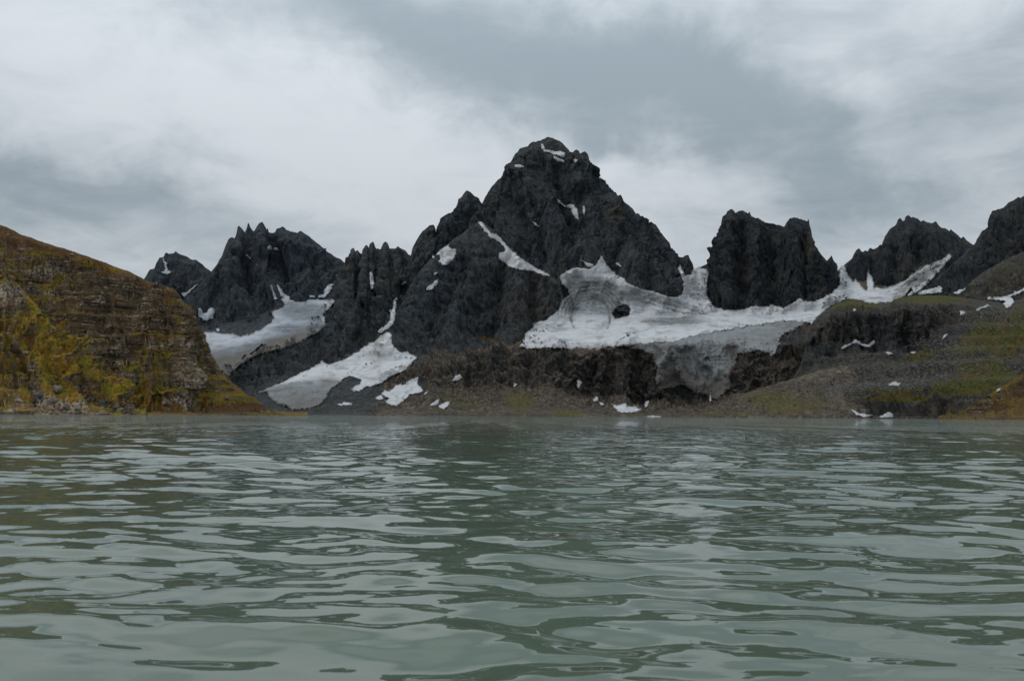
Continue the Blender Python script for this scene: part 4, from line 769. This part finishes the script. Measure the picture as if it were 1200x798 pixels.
# ---- separate patches of old snow, each a thing of its own
SP = [
 ('forked snow streak high on the small far peak at the left', SNOWFAR, [(190.5, 302), (192.5, 303), (195, 309), (197, 315.5), (201, 318), (200, 321), (196.5, 322.5), (190, 321), (187, 319), (192, 318), (194, 315), (192, 309)]),
 ('tiny snow sliver touching the brown hill skyline under the far peak', SNOWFAR, [(181.5, 333), (187, 328.5), (188.5, 330), (184, 334.5)]),
 ('slanting snow gully between the small far peak and the jagged peak', SNOWFAR, [(208, 349), (212, 344), (218, 343), (224, 339), (229, 333.5), (232, 333), (229, 338.5), (222, 344), (215, 349.5), (209, 352)]),
 ('basin shaped snow patch at the foot of the jagged peak beside the brown hill', SNOWFAR, [(216, 356), (221, 357), (223, 364), (228, 362), (235, 361.5), (238, 366), (242, 367), (244.5, 362), (250, 362), (253, 366), (249, 374), (238, 377), (228, 376), (220, 370), (215, 366)]),
 ('speck of snow on the black foot of the jagged peak above the upper left glacier', SNOWFAR, [(253, 385.5), (256, 385), (258, 388), (255, 389)]),
 ('left one of two snow dots just below the spires of the jagged peak', SNOWFAR, [(312, 289), (317, 287.5), (319.5, 293), (315, 294.5)]),
 ('right one of two snow dots just below the spires of the jagged peak', SNOWFAR, [(320, 290), (325, 290), (327, 294), (322, 293.5)]),
 ('thin snow dash left of the two snow dots on the jagged peak', SNOWFAR, [(286, 298), (289, 298.5), (295, 303), (293.5, 304.5)]),
 ('left of two thin snow gullies running into the top of the upper left glacier', SNOWFAR, [(316.5, 334), (319, 335), (325.5, 351), (321.5, 352)]),
 ('right of two thin snow gullies running into the top of the upper left glacier', SNOWFAR, [(324, 333), (327, 335), (333, 344), (342, 350), (335, 353), (328, 346)]),
 ('short snow strip at the head of the upper left glacier, left of the curved one', SNOWFAR, [(362, 345.5), (369, 346.5), (369, 349.5), (363, 349)]),
 ('curved snow bank at the head of the upper left glacier below the jagged peak', SNOWFAR, [(372, 347), (379, 344), (381, 337), (386, 332.5), (391, 332.5), (388, 339), (385, 344), (381, 349), (373, 350)]),
 ('thin upright snow streak on the dark serrated ridge', SNOWOLD, [(433.5, 318), (436.5, 319), (438.5, 330), (437, 341.5), (434.5, 339), (433, 328)]),
 ('small snow sliver between the serrated ridge and the broad buttress', SNOWOLD, [(469, 332.5), (475, 329.5), (477, 331.5), (471, 334.5)]),
 ('tiny snow spot on the buttress just below the double snow patch', SNOWOLD, [(507, 321.5), (512, 318.5), (514, 320), (509, 323)]),
 ('double snow patch under the black stepped shoulder', SNOWOLD, [(507.5, 296), (517, 290), (526, 287.5), (529, 291.5), (535.5, 291.5), (533.5, 301), (526, 310.5), (518.5, 312), (514.5, 306), (516, 299), (510, 298.5)]),
 ('tiny snow dot left of the double snow patch', SNOWOLD, [(506.5, 300), (509.5, 299.5), (510, 302.5), (507, 303)]),
 ('slanting snow tongue on the buttress below the double snow patch', SNOWOLD, [(499, 338), (505, 333.5), (511, 328), (514.5, 326), (512, 334), (505, 340), (500, 342)]),
 ('narrow snow gully descending to the top of the lower left glacier', SNOWOLD, [(460, 352), (465.5, 348.5), (464.5, 358), (464, 367), (463, 376), (459, 383), (450, 389), (442, 392), (444.5, 386), (454, 379), (457.5, 372), (456.5, 364), (461, 358)]),
 ('white snow cap on the rounded summit of the great peak', SNOWOLD, [(633.5, 168), (636.5, 169), (640, 174.5), (646, 176.5), (652, 177.5), (658, 176.5), (662.5, 180), (662.5, 184.5), (658, 184.5), (652, 182.5), (645, 181), (639, 178), (635.5, 174.5)]),
 ('smaller snow strip just below the snow cap of the great peak', SNOWOLD, [(647.5, 183), (655, 185), (661.5, 188), (661.5, 191.5), (655, 190.5), (650, 187.5)]),
 ('small snow fleck by the knobs right of the summit of the great peak', SNOWOLD, [(671, 187.5), (674, 186), (678, 189), (672.5, 191)]),
 ('thin snow fleck on the left shoulder of the great peak below the summit', SNOWOLD, [(602.5, 193.5), (608, 193), (615, 196), (613, 197.5), (604, 196.5)]),
 ('snow patch trailing white streaks in the middle of the great peak face', SNOWOLD, [(652, 233), (656, 235), (660, 239), (664, 240.5), (668, 238.5), (673, 240), (676.5, 246), (679, 257), (675, 256), (671.5, 252), (668, 245), (662, 243.5), (655, 240)]),
 ('narrow white streak right beside the trailing snow patch on the great peak', SNOWOLD, [(682, 241), (685.5, 242), (686, 253), (683.5, 252.5)]),
 ('short snow dash on the lower left face of the great peak', SNOWOLD, [(623.5, 259.5), (626.5, 260), (632.5, 265), (631, 266.5), (626, 263.5)]),
 ('long widening snow couloir between the great peak and its front buttress', SNOW, [(560, 260), (565, 260.5), (570, 266.5), (575, 273), (580, 274.5), (586, 276), (588.5, 281), (592, 286), (597, 291), (604, 297), (612, 304), (622, 310), (630, 316), (640, 320), (645, 324), (636, 322), (624, 318.5), (612, 317), (600, 314), (590, 309), (584, 302), (584.5, 296.5), (591, 295), (591.5, 290), (586, 285), (578, 280), (571.5, 278), (572, 275), (568, 272), (563.5, 265)]),
 ('pointed snow sliver above the top of the main glacier', SNOWOLD, [(678.5, 302.5), (688, 307.5), (694, 310), (699, 314), (690, 314), (684, 309.5)]),
 ('small snow dash on the rocks right of the top of the main glacier', SNOWOLD, [(721, 307.5), (725, 308.5), (729, 312.5), (726, 313), (721, 310)]),
 ('triangular snow patch near the shore right of the lower left glacier', SNOW, [(446, 461), (450, 458.5), (457, 458), (464, 452), (471, 449), (470, 452), (476, 448), (483, 444.5), (491, 440.5), (489, 450), (495, 456), (499, 458.5), (490, 461), (480, 463.5), (473, 470), (465, 477), (460, 475), (450.5, 471), (456, 467.5), (449.5, 464)]),
 ('ragged snow bits at the left corner of the triangular snow patch', SNOWOLD, [(439.5, 466.5), (444, 464), (447, 462), (450, 466.5), (445, 469)]),
 ('flat thin snow strip below the right end of the lower left glacier', SNOWOLD, [(394, 473.5), (404, 472), (413, 472.5), (411, 474.5), (399, 475.5)]),
 ('small snow lens just right of the tip of the triangular snow patch', SNOWOLD, [(496, 463), (498, 459.5), (502.5, 458.5), (500, 462)]),
 ('left of two small snow lenses above the shore under the buttress', SNOWOLD, [(502, 475), (508, 471), (515.5, 467), (514, 473), (508, 476)]),
 ('right of two small snow lenses above the shore under the buttress', SNOWOLD, [(513.5, 476), (520, 472), (528.5, 469.5), (527, 474), (521, 479.5), (515, 478)]),
 ('rounded snow patch at the head of a scree cone under the buttress cliffs', SNOWOLD, [(529.5, 447), (533.5, 440), (539, 438.5), (542, 442.5), (537, 446.5)]),
 ('tiny triangular snow spot above the brown scree by the far shore', SNOWOLD, [(601, 447.5), (604, 449), (607, 450.5), (602.5, 453.5)]),
 ('small upright snow patch in the cliff notch left of the black cliff', SNOWOLD, [(675.5, 444.5), (679, 445.5), (684, 449), (680, 451), (679, 455.5), (676, 455)]),
 ('upper of two snow specks below the upright snow patch', SNOWOLD, [(696.5, 466), (699.5, 464.5), (702, 468), (699.5, 470.5), (695, 470)]),
 ('lower of two snow specks below the upright snow patch', SNOWOLD, [(701, 470.5), (706, 471.5), (709, 475), (704, 475.5)]),
 ('jagged snow bank at the foot of the black cliff left of the icefall', SNOW, [(717.5, 473), (722, 475.5), (728, 473.5), (733.5, 471.5), (734.5, 477), (738, 476.5), (744, 476.5), (753, 480.5), (745, 483.5), (735, 484.5), (725, 483), (719, 479)]),
 ('dull grey snow scrap right of the jagged snow bank', SNOWOLD, [(754.5, 475), (757, 470.5), (761, 469.5), (760, 475), (756.5, 477.5)]),
 ('long low snow remnant lying at the waterline below the black cliff', SNOWOLD, [(757, 488.2), (768, 487.2), (776, 488), (773, 490.5), (760, 490.5)]),
 ('thin upright snow scrap beside the foot of the icefall', SNOWOLD, [(831, 471), (831, 465), (833, 460), (834, 466), (833, 471)]),
 ('zigzag snow band at the foot of the right hand cliffs', SNOWOLD, [(984, 408.5), (992, 404), (998, 402), (1003, 397.5), (1010, 402), (1016, 404.5), (1024, 399), (1027, 401.5), (1018, 408), (1010, 405.5), (1004, 402.5), (996, 405.5), (988, 409.5)]),
 ('small snow lens right of the zigzag snow band, below the dark cliffs', SNOWOLD, [(1036.5, 412.5), (1042, 412.5), (1048.5, 414.5), (1041, 416.5)]),
 ('faint snow sliver furthest right along the foot of the dark cliffs', SNOWOLD, [(1065.5, 413), (1069, 411.5), (1074, 413), (1070, 415)]),
 ('bright snow patch among boulders on top of the shore bench', SNOW, [(1040.5, 451), (1045, 448), (1051, 447.5), (1056, 449), (1053, 452), (1046, 452), (1042, 453.5)]),
 ('white wedge of snow at the waterline left of the black shore cliff', SNOW, [(993.5, 479), (1000, 481), (1006, 483.5), (1014, 485.5), (1024, 487), (1012, 489), (1003, 486)]),
 ('pointed snow heap at the waterline under the black shore cliff', SNOW, [(1027, 489), (1034, 486.5), (1041, 482.5), (1045, 483.5), (1047.5, 489), (1035, 490.5)]),
 ('star shaped snow patch on the mossy terrace right of the cliffs', SNOWOLD, [(1124, 363), (1127.5, 365), (1131.5, 365.5), (1130.5, 369), (1127, 369), (1123.5, 371.5), (1126, 368)]),
 ('branching snow patch on the brown slope near the right edge', SNOW, [(1156, 350), (1165, 348), (1172, 348), (1180, 347), (1190, 342), (1201, 337), (1201, 340), (1192, 345.5), (1185, 348.5), (1188.5, 353), (1184, 359), (1180, 361), (1175.5, 357), (1178, 353), (1170, 352), (1160, 352.5)]),
 ('thin snow band left below the branching snow patch', SNOWOLD, [(1142, 363.5), (1150, 360), (1156, 357), (1161, 359), (1155, 360.5), (1146, 364.5)]),
 ('small snow fleck at the right end of the dark cliffs above green moss', SNOWOLD, [(1103.5, 396.5), (1107, 392), (1111.5, 391.5), (1107, 396), (1104, 398)]),
 ('snow speck on the dark rubble above the near grassy hill at the right', SNOWOLD, [(1167, 459), (1169, 456), (1173.5, 454.5), (1172, 458)]),
 ('wide ragged snow strip behind the mossy top of the right hand cliffs', SNOWOLD, [(1070, 346.5), (1080, 341), (1088, 339.5), (1095, 337), (1103, 335.5), (1104, 343), (1095, 344.5), (1080, 346)]),
 ('pointed snow strip below the dark mountainside at the right', SNOWOLD, [(1106, 344), (1115, 338.5), (1121, 341), (1127, 335), (1136, 332.5), (1131, 340), (1124, 345.5)]),
 ('tiny white snow dot on the mossy cliff top right of the glacier', SNOWOLD, [(999.5, 362), (1003, 361.5), (1004, 364.5), (1000.5, 365)]),
 ('thin snow strip on the crest of the mossy cliffs', SNOWOLD, [(1014, 353), (1024, 353.5), (1032, 354), (1028, 356.5), (1018, 356)]),
]
tt = 0
for k, (lab, mt, poly) in enumerate(SP):
    small = (max(p[0] for p in poly)-min(p[0] for p in poly)) < 14
    o = lay('snow_patch', poly, lab, 'snow patch', mt, step=0.55 if small else 0.75, thick=0.9, jag=0.5 if small else 0.9, blur=2 if small else 4, wet=0.4, group='patches of old snow on the rocks', ice=[0.12], dirt=[0.06], seed=k)
    if o is None: print('EMPTY', lab)

# ------------------------------------------------------------------ stones
def boulder_mesh(seed, sub=2, flat=0.7):
    import bmesh
    bm = bmesh.new(); bmesh.ops.create_icosphere(bm, subdivisions=sub, radius=1.0)
    r = random.Random(seed)
    pl = [(Vector((r.gauss(0, 1), r.gauss(0, 1), r.gauss(0, 1))).normalized(), r.uniform(.55, .85)) for _ in range(9)]
    for v in bm.verts:
        for n, d in pl:
            e = v.co.dot(n)-d*.92
            if e > 0: v.co -= n*e
        v.co.x *= 1.25; v.co.z *= flat
    vc = np.array([v.co[:] for v in bm.verts]); nn = 1+0.55*fbm(vc*1.6+seed, 4, seed)
    for v, k_ in zip(bm.verts, nn): v.co *= float(k_)
    me = bpy.data.meshes.new('boulder'); bm.to_mesh(me); bm.free(); return me
def stone_mat(name, col, px):
    m, t, bs = new_mat(name); pos, nor = geo(t); f = t.noise(pos, 1/(px*1.2), 4, 0.6)
    oi = t.n.new('ShaderNodeObjectInfo')
    c = t.mix(t.ss(f, .35, .65), tuple(x*0.6 for x in col), tuple(x*1.3 for x in col))
    c = t.mix(t.math('MULTIPLY', oi.outputs['Random'], 0.5), c, tuple(x*0.5 for x in col))
    t.link(c, bs.inputs['Base Color']); bs.inputs['Roughness'].default_value = 0.9; bs.inputs['Specular IOR Level'].default_value = .2
    t.link(t.bump(f, 0.5*px, 0.6), bs.inputs['Normal']); return m
BS = [boulder_mesh(100+i, 3) for i in range(6)]
def place_boulder(x, y, size_px, mat, label, group=None, k=0, flat=1.0, sink=0.25):
    z = float(zat(np.array([x]), np.array([y]))[0])
    if not np.isfinite(z): return None
    key = (k % 6, mat.name); me = BMS.get(key)
    if me is None: me = BS[k % 6].copy(); me.materials.append(mat); BMS[key] = me
    r = size_px*0.5*z/F; p = P(np.array([x]), np.array([y]), np.array([z]))[0]
    o = link('boulder', me); o.location = (p[0], p[1]-r*0.2, p[2]+r*(0.5-sink)); o.scale = (r, r*random.uniform(.8, 1.1), r*flat*random.uniform(.85, 1.15))
    o.rotation_euler = (random.uniform(-.3, .3), random.uniform(-.3, .3), random.uniform(0, 6.28))
    tag(o, label, 'boulder', group); return o
BMS = {}
S_GREY = stone_mat('grey_stone', (0.135, 0.135, 0.128), 1.1); S_PALE = stone_mat('pale_stone', (0.22, 0.19, 0.155), .8); S_BROWN = stone_mat('brown_stone', (0.19, 0.155, 0.125), 1.1)
S_BLUE = stone_mat('blue_grey_stone', (0.095, 0.108, 0.112), .5); S_DARK = stone_mat('dark_stone', (0.034, 0.036, 0.038), 2.4)
one = [(728, 366, 15, S_DARK, 'dark rock outcrop standing out of the main glacier beside its domed crevassed bulge'),
       (983, 437, 7, S_PALE, 'largest pale boulder, high on the moraine fan right of the icefall'),
       (931, 474, 5, S_PALE, 'pale yellowish boulder in the middle of the moraine fan'), (862, 458, 5, S_PALE, 'pale stone at the top left of the moraine fan beside the icefall'),
       (867, 451, 5, S_GREY, 'grey boulder at the dark cliff foot right of the icefall'),
       (48, 464, 12, S_BLUE, 'blue-grey crag block above the water on the near spur at the left edge'),
       (66, 457, 11, S_PALE, 'pale upright block right of the blue-grey crag'), (62, 470, 10, S_PALE, 'pale block leaning below the upright one near the water at the left'),
       (120, 476, 11, S_BLUE, 'blue-grey rock at the waterline where the near spur ends'), (78, 478, 9, S_PALE, 'whitish boulder at the water under the yellow grass'),
       (91, 480, 7, S_PALE, 'upright pale rock at the waterline between the whitish boulder and the blue-grey rock'), (136, 478, 7, S_BLUE, 'small blue-grey rock just right of the spur tip'),
       (265, 467, 6, S_PALE, 'lone pale boulder on the green slope of the brown headland'), (143, 449, 5, S_PALE, 'pale angular stone at the foot of the banded cliffs'),
       (194, 472, 8, S_PALE, 'cream coloured rock pillar left of the gully at the headland foot'), (204, 470, 8, S_PALE, 'cream coloured rock pillar beside the dark gully at the headland foot'),
       (32, 415, 7, S_PALE, 'tall pale crag splinter in the middle of the near spur'), (10, 276, 4, S_PALE, 'pale boulder just under the skyline at the far left'),
       (85, 299, 4, S_PALE, 'pale stone below the skyline of the brown hill, left of centre'), (109, 304, 3, S_PALE, 'small pale stone near the skyline of the brown hill further right')]
for k, (x, y, s_, mt, lab) in enumerate(one): place_boulder(x, y, s_, mt, lab, k=k, flat=0.75 if mt is S_DARK else (1.3 if s_ > 6 else 1.0))
GR = [('grey boulder scattered over the rubble slope under the right hand cliffs', 'boulders on the right rubble slope', S_GREY, [(985, 455, 30, 12), (1050, 436, 60, 14), (1150, 428, 40, 14), (1090, 430, 50, 20)], 70, (1.8, 4.2)),
      ('brownish boulder strewn over the moraine fan by the lake', 'boulders on the moraine fan', S_BROWN, [(900, 468, 60, 12), (970, 450, 30, 16), (860, 478, 40, 6)], 60, (1.4, 3.2)),
      ('pale small boulder strewn over the moraine fan by the lake', 'pale stones on the moraine fan', S_PALE, [(900, 468, 60, 12), (975, 450, 20, 16), (870, 474, 40, 8)], 32, (1.1, 2.2)),
      ('dark boulder on the brown scree along the far shore', 'boulders along the far shore', S_GREY, [(620, 476, 50, 6), (560, 480, 60, 5), (480, 478, 60, 4), (700, 480, 40, 5)], 45, (1.4, 2.8)),
      ('pale boulder lying along the foot of the brown headland', 'stones at the headland foot', S_PALE, [(270, 484, 50, 2), (190, 482, 40, 2)], 24, (1.4, 3.2)),
      ('pale stone half buried in the grass of the near spur', 'stones in the grass of the spur', S_PALE, [(60, 410, 40, 30), (30, 460, 40, 16)], 22, (1.2, 3.0)),
      ('stone at the waterline below the near grassy hill at the right edge', 'stones below the right hill', S_GREY, [(1165, 486, 30, 3), (1190, 470, 20, 12)], 26, (1.4, 3.0))]
for lab, grp, mt, spots, n, (s0, s1) in GR:
    for k in range(n):
        cx, cy, sx, sy = spots[k % len(spots)]
        place_boulder(cx+random.gauss(0, 1)*sx*.6, min(cy+random.gauss(0, 1)*sy*.6, 489.5), s0+(s1-s0)*random.random()**2, mt, lab, grp, k=k)
def rubble(name, label, n, regions, smin, smax, mat, seed):
    """very many small stones lying on the slope: one object"""
    r = np.random.default_rng(seed); b = boulder_mesh(seed, 1, .75)
    bv = np.array([v.co[:] for v in b.vertices]); bf = np.array([p.vertices[:] for p in b.polygons]); bpy.data.meshes.remove(b)
    k = r.integers(0, len(regions), n); rg = np.array(regions, float)[k]
    x = rg[:, 0]+r.normal(0, .55, n)*rg[:, 2]; y = rg[:, 1]+r.normal(0, .55, n)*rg[:, 3]; y = np.minimum(y, 489.5+(x-600)*.002)
    z = zat(x, y); ok = np.isfinite(z) & (z < 2400); x, y, z = x[ok], y[ok], z[ok]; n = len(x)
    p = P(x, y, z); s_ = (smin+(smax-smin)*r.random(n)**2.5)*.5*z/F
    a = r.random(n)*6.28; ca, sa = np.cos(a), np.sin(a)
    V = np.stack([bv[None, :, 0]*ca[:, None]-bv[None, :, 1]*sa[:, None], bv[None, :, 0]*sa[:, None]+bv[None, :, 1]*ca[:, None], np.broadcast_to(bv[None, :, 2], (n, len(bv)))], -1)
    V = V*s_[:, None, None]*r.uniform(.8, 1.2, (n, 1, 3))+p[:, None, :]
    Fq = (bf[None]+np.arange(n)[:, None, None]*len(bv)).reshape(-1, 3)
    me = mesh_from(name, V.reshape(-1, 3), Fq, mat, False); o = link(name, me); tag(o, label, 'rubble', None, 'stuff'); return o
rubble('rubble', 'loose grey stones covering the slope under the right hand cliffs', 6000, [(1050, 436, 70, 12), (985, 455, 30, 12), (1150, 425, 50, 20), (1110, 405, 40, 12), (1170, 375, 40, 12), (1040, 452, 60, 5)], .7, 2.9, S_GREY, 71)
rubble('rubble', 'loose brown stones covering the moraine fan', 4200, [(900, 468, 70, 14), (960, 450, 40, 16), (860, 480, 60, 7), (990, 470, 26, 18)], .6, 1.8, S_BROWN, 72)
rubble('shore_stones', 'stones lining the far lakeshore', 2200, [(430, 484, 90, 2.5), (600, 484, 80, 4), (720, 486, 60, 2.5), (820, 488, 60, 1.8), (630, 474, 60, 8), (1180, 488, 40, 2.5), (1060, 489, 60, 1.0)], .6, 1.9, S_BROWN, 73)
rubble('shore_stones', 'pale stones lining the foot of the brown headland', 900, [(270, 485, 60, 1.4), (190, 484, 50, 1.6)], .5, 1.5, S_PALE, 74)

# ------------------------------------------------------------------ lake
def waves(x, y, lod):
    """height of the wind ripples; lod = local mesh spacing in metres, waves shorter than it are left out"""
    r = random.Random(5); h = np.zeros_like(x)
    patch = 0.95+0.9*fbm(np.stack([x/4.0, y/6.0, x*0], -1), 2, 910)+0.8*fbm(np.stack([x/26.0, y/45.0, x*0], -1), 3, 915)
    patch = np.clip(patch, .30, 2.0)
    wx = fbm(np.stack([x/3.5, y/3.5, x*0], -1), 1, 920)*0.35; wy = fbm(np.stack([x/3.5, y/3.5, x*0+9], -1), 1, 921)*0.35
    for i in range(60):
        L = 0.085*(3.2/0.085)**((i+r.random())/60)
        th = r.gauss(math.radians(8), math.radians(43))
        k = 2*PI/L; kx = k*math.sin(th); ky = k*math.cos(th)
        slope = WSL*(1.35 if .22 < L < .85 else (0.85 if L >= .85 else 1.0))
        a = slope/k; att = np.clip((L/np.maximum(lod, 1e-3)-3)/4, 0, 1)
        ph = (x+wx)*kx+(y+wy)*ky+r.random()*6.28
        sn = np.sin(ph); h += a*att*(sn+0.15*np.cos(2*ph))*patch
    return h
WSL = 0.0162
OY = -10.0
rr = [2.5]; 
while rr[-1] < 6000:
    q = rr[-1]; d_ = q-10.0
    if q < 11.8: st = .25 if q < 10 else .06
    elif q < 17: st = .018+.0062*(q-11.8)
    elif q < 110: st = .050*(q/17)**1.6
    else: st = q*.05
    rr.append(q+st)
rr = np.array(rr); NA = 540
half = math.radians(37); th = np.tan(np.linspace(-1, 1, NA)*half*0.98)
TH, RR = np.meshgrid(np.arctan(th), rr)
WX = RR*np.tan(TH); WY = OY+RR
WX = WX*1.15
lod = np.maximum(np.gradient(RR, axis=0)*1.0, np.gradient(WX, axis=1)*0.8)
dist_f = np.clip((420-RR)/200, 0, 1)
WZ = waves(WX, WY, lod)*dist_f
print('water verts', WX.size, 'rows', len(rr))
m, t, bs = new_mat('lake_water'); pos, nor = geo(t)
mo = t.noise(pos, 0.02, 3, 0.6)
wc = t.mix(mo, (0.076, 0.106, 0.074), (0.088, 0.122, 0.088)); t.link(wc, bs.inputs['Base Color'])
strk = t.noise(t.mapping(pos, (0.30, 0.022, 1)), 1.0, 5, 0.72, 0.2); strk2 = t.ss(strk, 0.47, 0.58); t.link(t.math('MULTIPLY_ADD', t.math('MULTIPLY', t.attr('far'), strk2), 0.03, 0.02), bs.inputs['Roughness']); bs.inputs['IOR'].default_value = 1.45
rip = t.noise(t.mapping(pos, (1.0, 1.9, 1)), 3.2, 2, 0.5, 0.0)
rip2 = t.noise(t.mapping(pos, (1.0, 1.8, 1)), 0.8, 1.5, 0.5, 0.0)
hh = t.math('ADD', t.math('MULTIPLY', rip, 0.004), t.math('MULTIPLY', rip2, 0.05))
rip3 = t.noise(t.mapping(pos, (1.0, 2.0, 1)), 0.35, 4, 0.6, 0.0)
hh = t.math('ADD', hh, t.math('MULTIPLY', t.math('MULTIPLY', t.math('MULTIPLY', rip3, t.math('MULTIPLY_ADD', strk2, 1.5, 0.28)), t.attr('far')), 0.9))
bmp = t.bump(hh, 1.0, 0.8); t.link(bmp, bs.inputs['Normal'])
WATER = m
dist0 = sstep(30, 140, RR)
WX = np.concatenate([np.full((len(rr), 1), -9000.0), WX, np.full((len(rr), 1), 9000.0)], 1); WY = np.concatenate([WY[:, :1], WY, WY[:, -1:]], 1)
WZ = np.pad(WZ, ((0, 0), (1, 1))); FAR = np.pad(dist0, ((0, 0), (1, 1)), mode='edge')
WX = np.concatenate([WX[:1]*1.0, WX], 0); WY = np.concatenate([np.full((1, WY.shape[1]), -600.0), WY], 0); WZ = np.concatenate([np.zeros((1, WZ.shape[1])), WZ], 0); FAR = np.concatenate([FAR[:1], FAR], 0)
me = mesh_from('lake_water', np.stack([WX, WY, WZ], -1).reshape(-1, 3), grid_faces(*WX.shape)[:, ::-1], WATER, True, {'far': FAR})
lake = link('lake_water', me); tag(lake, 'milky green glacial lake rippled by the wind, filling the foreground', 'lake', None, 'structure')
print("TRIS", sum(sum(len(p.vertices)-2 for p in o.data.polygons[:1])*len(o.data.polygons) for o in bpy.data.objects if o.type=="MESH"), flush=True)
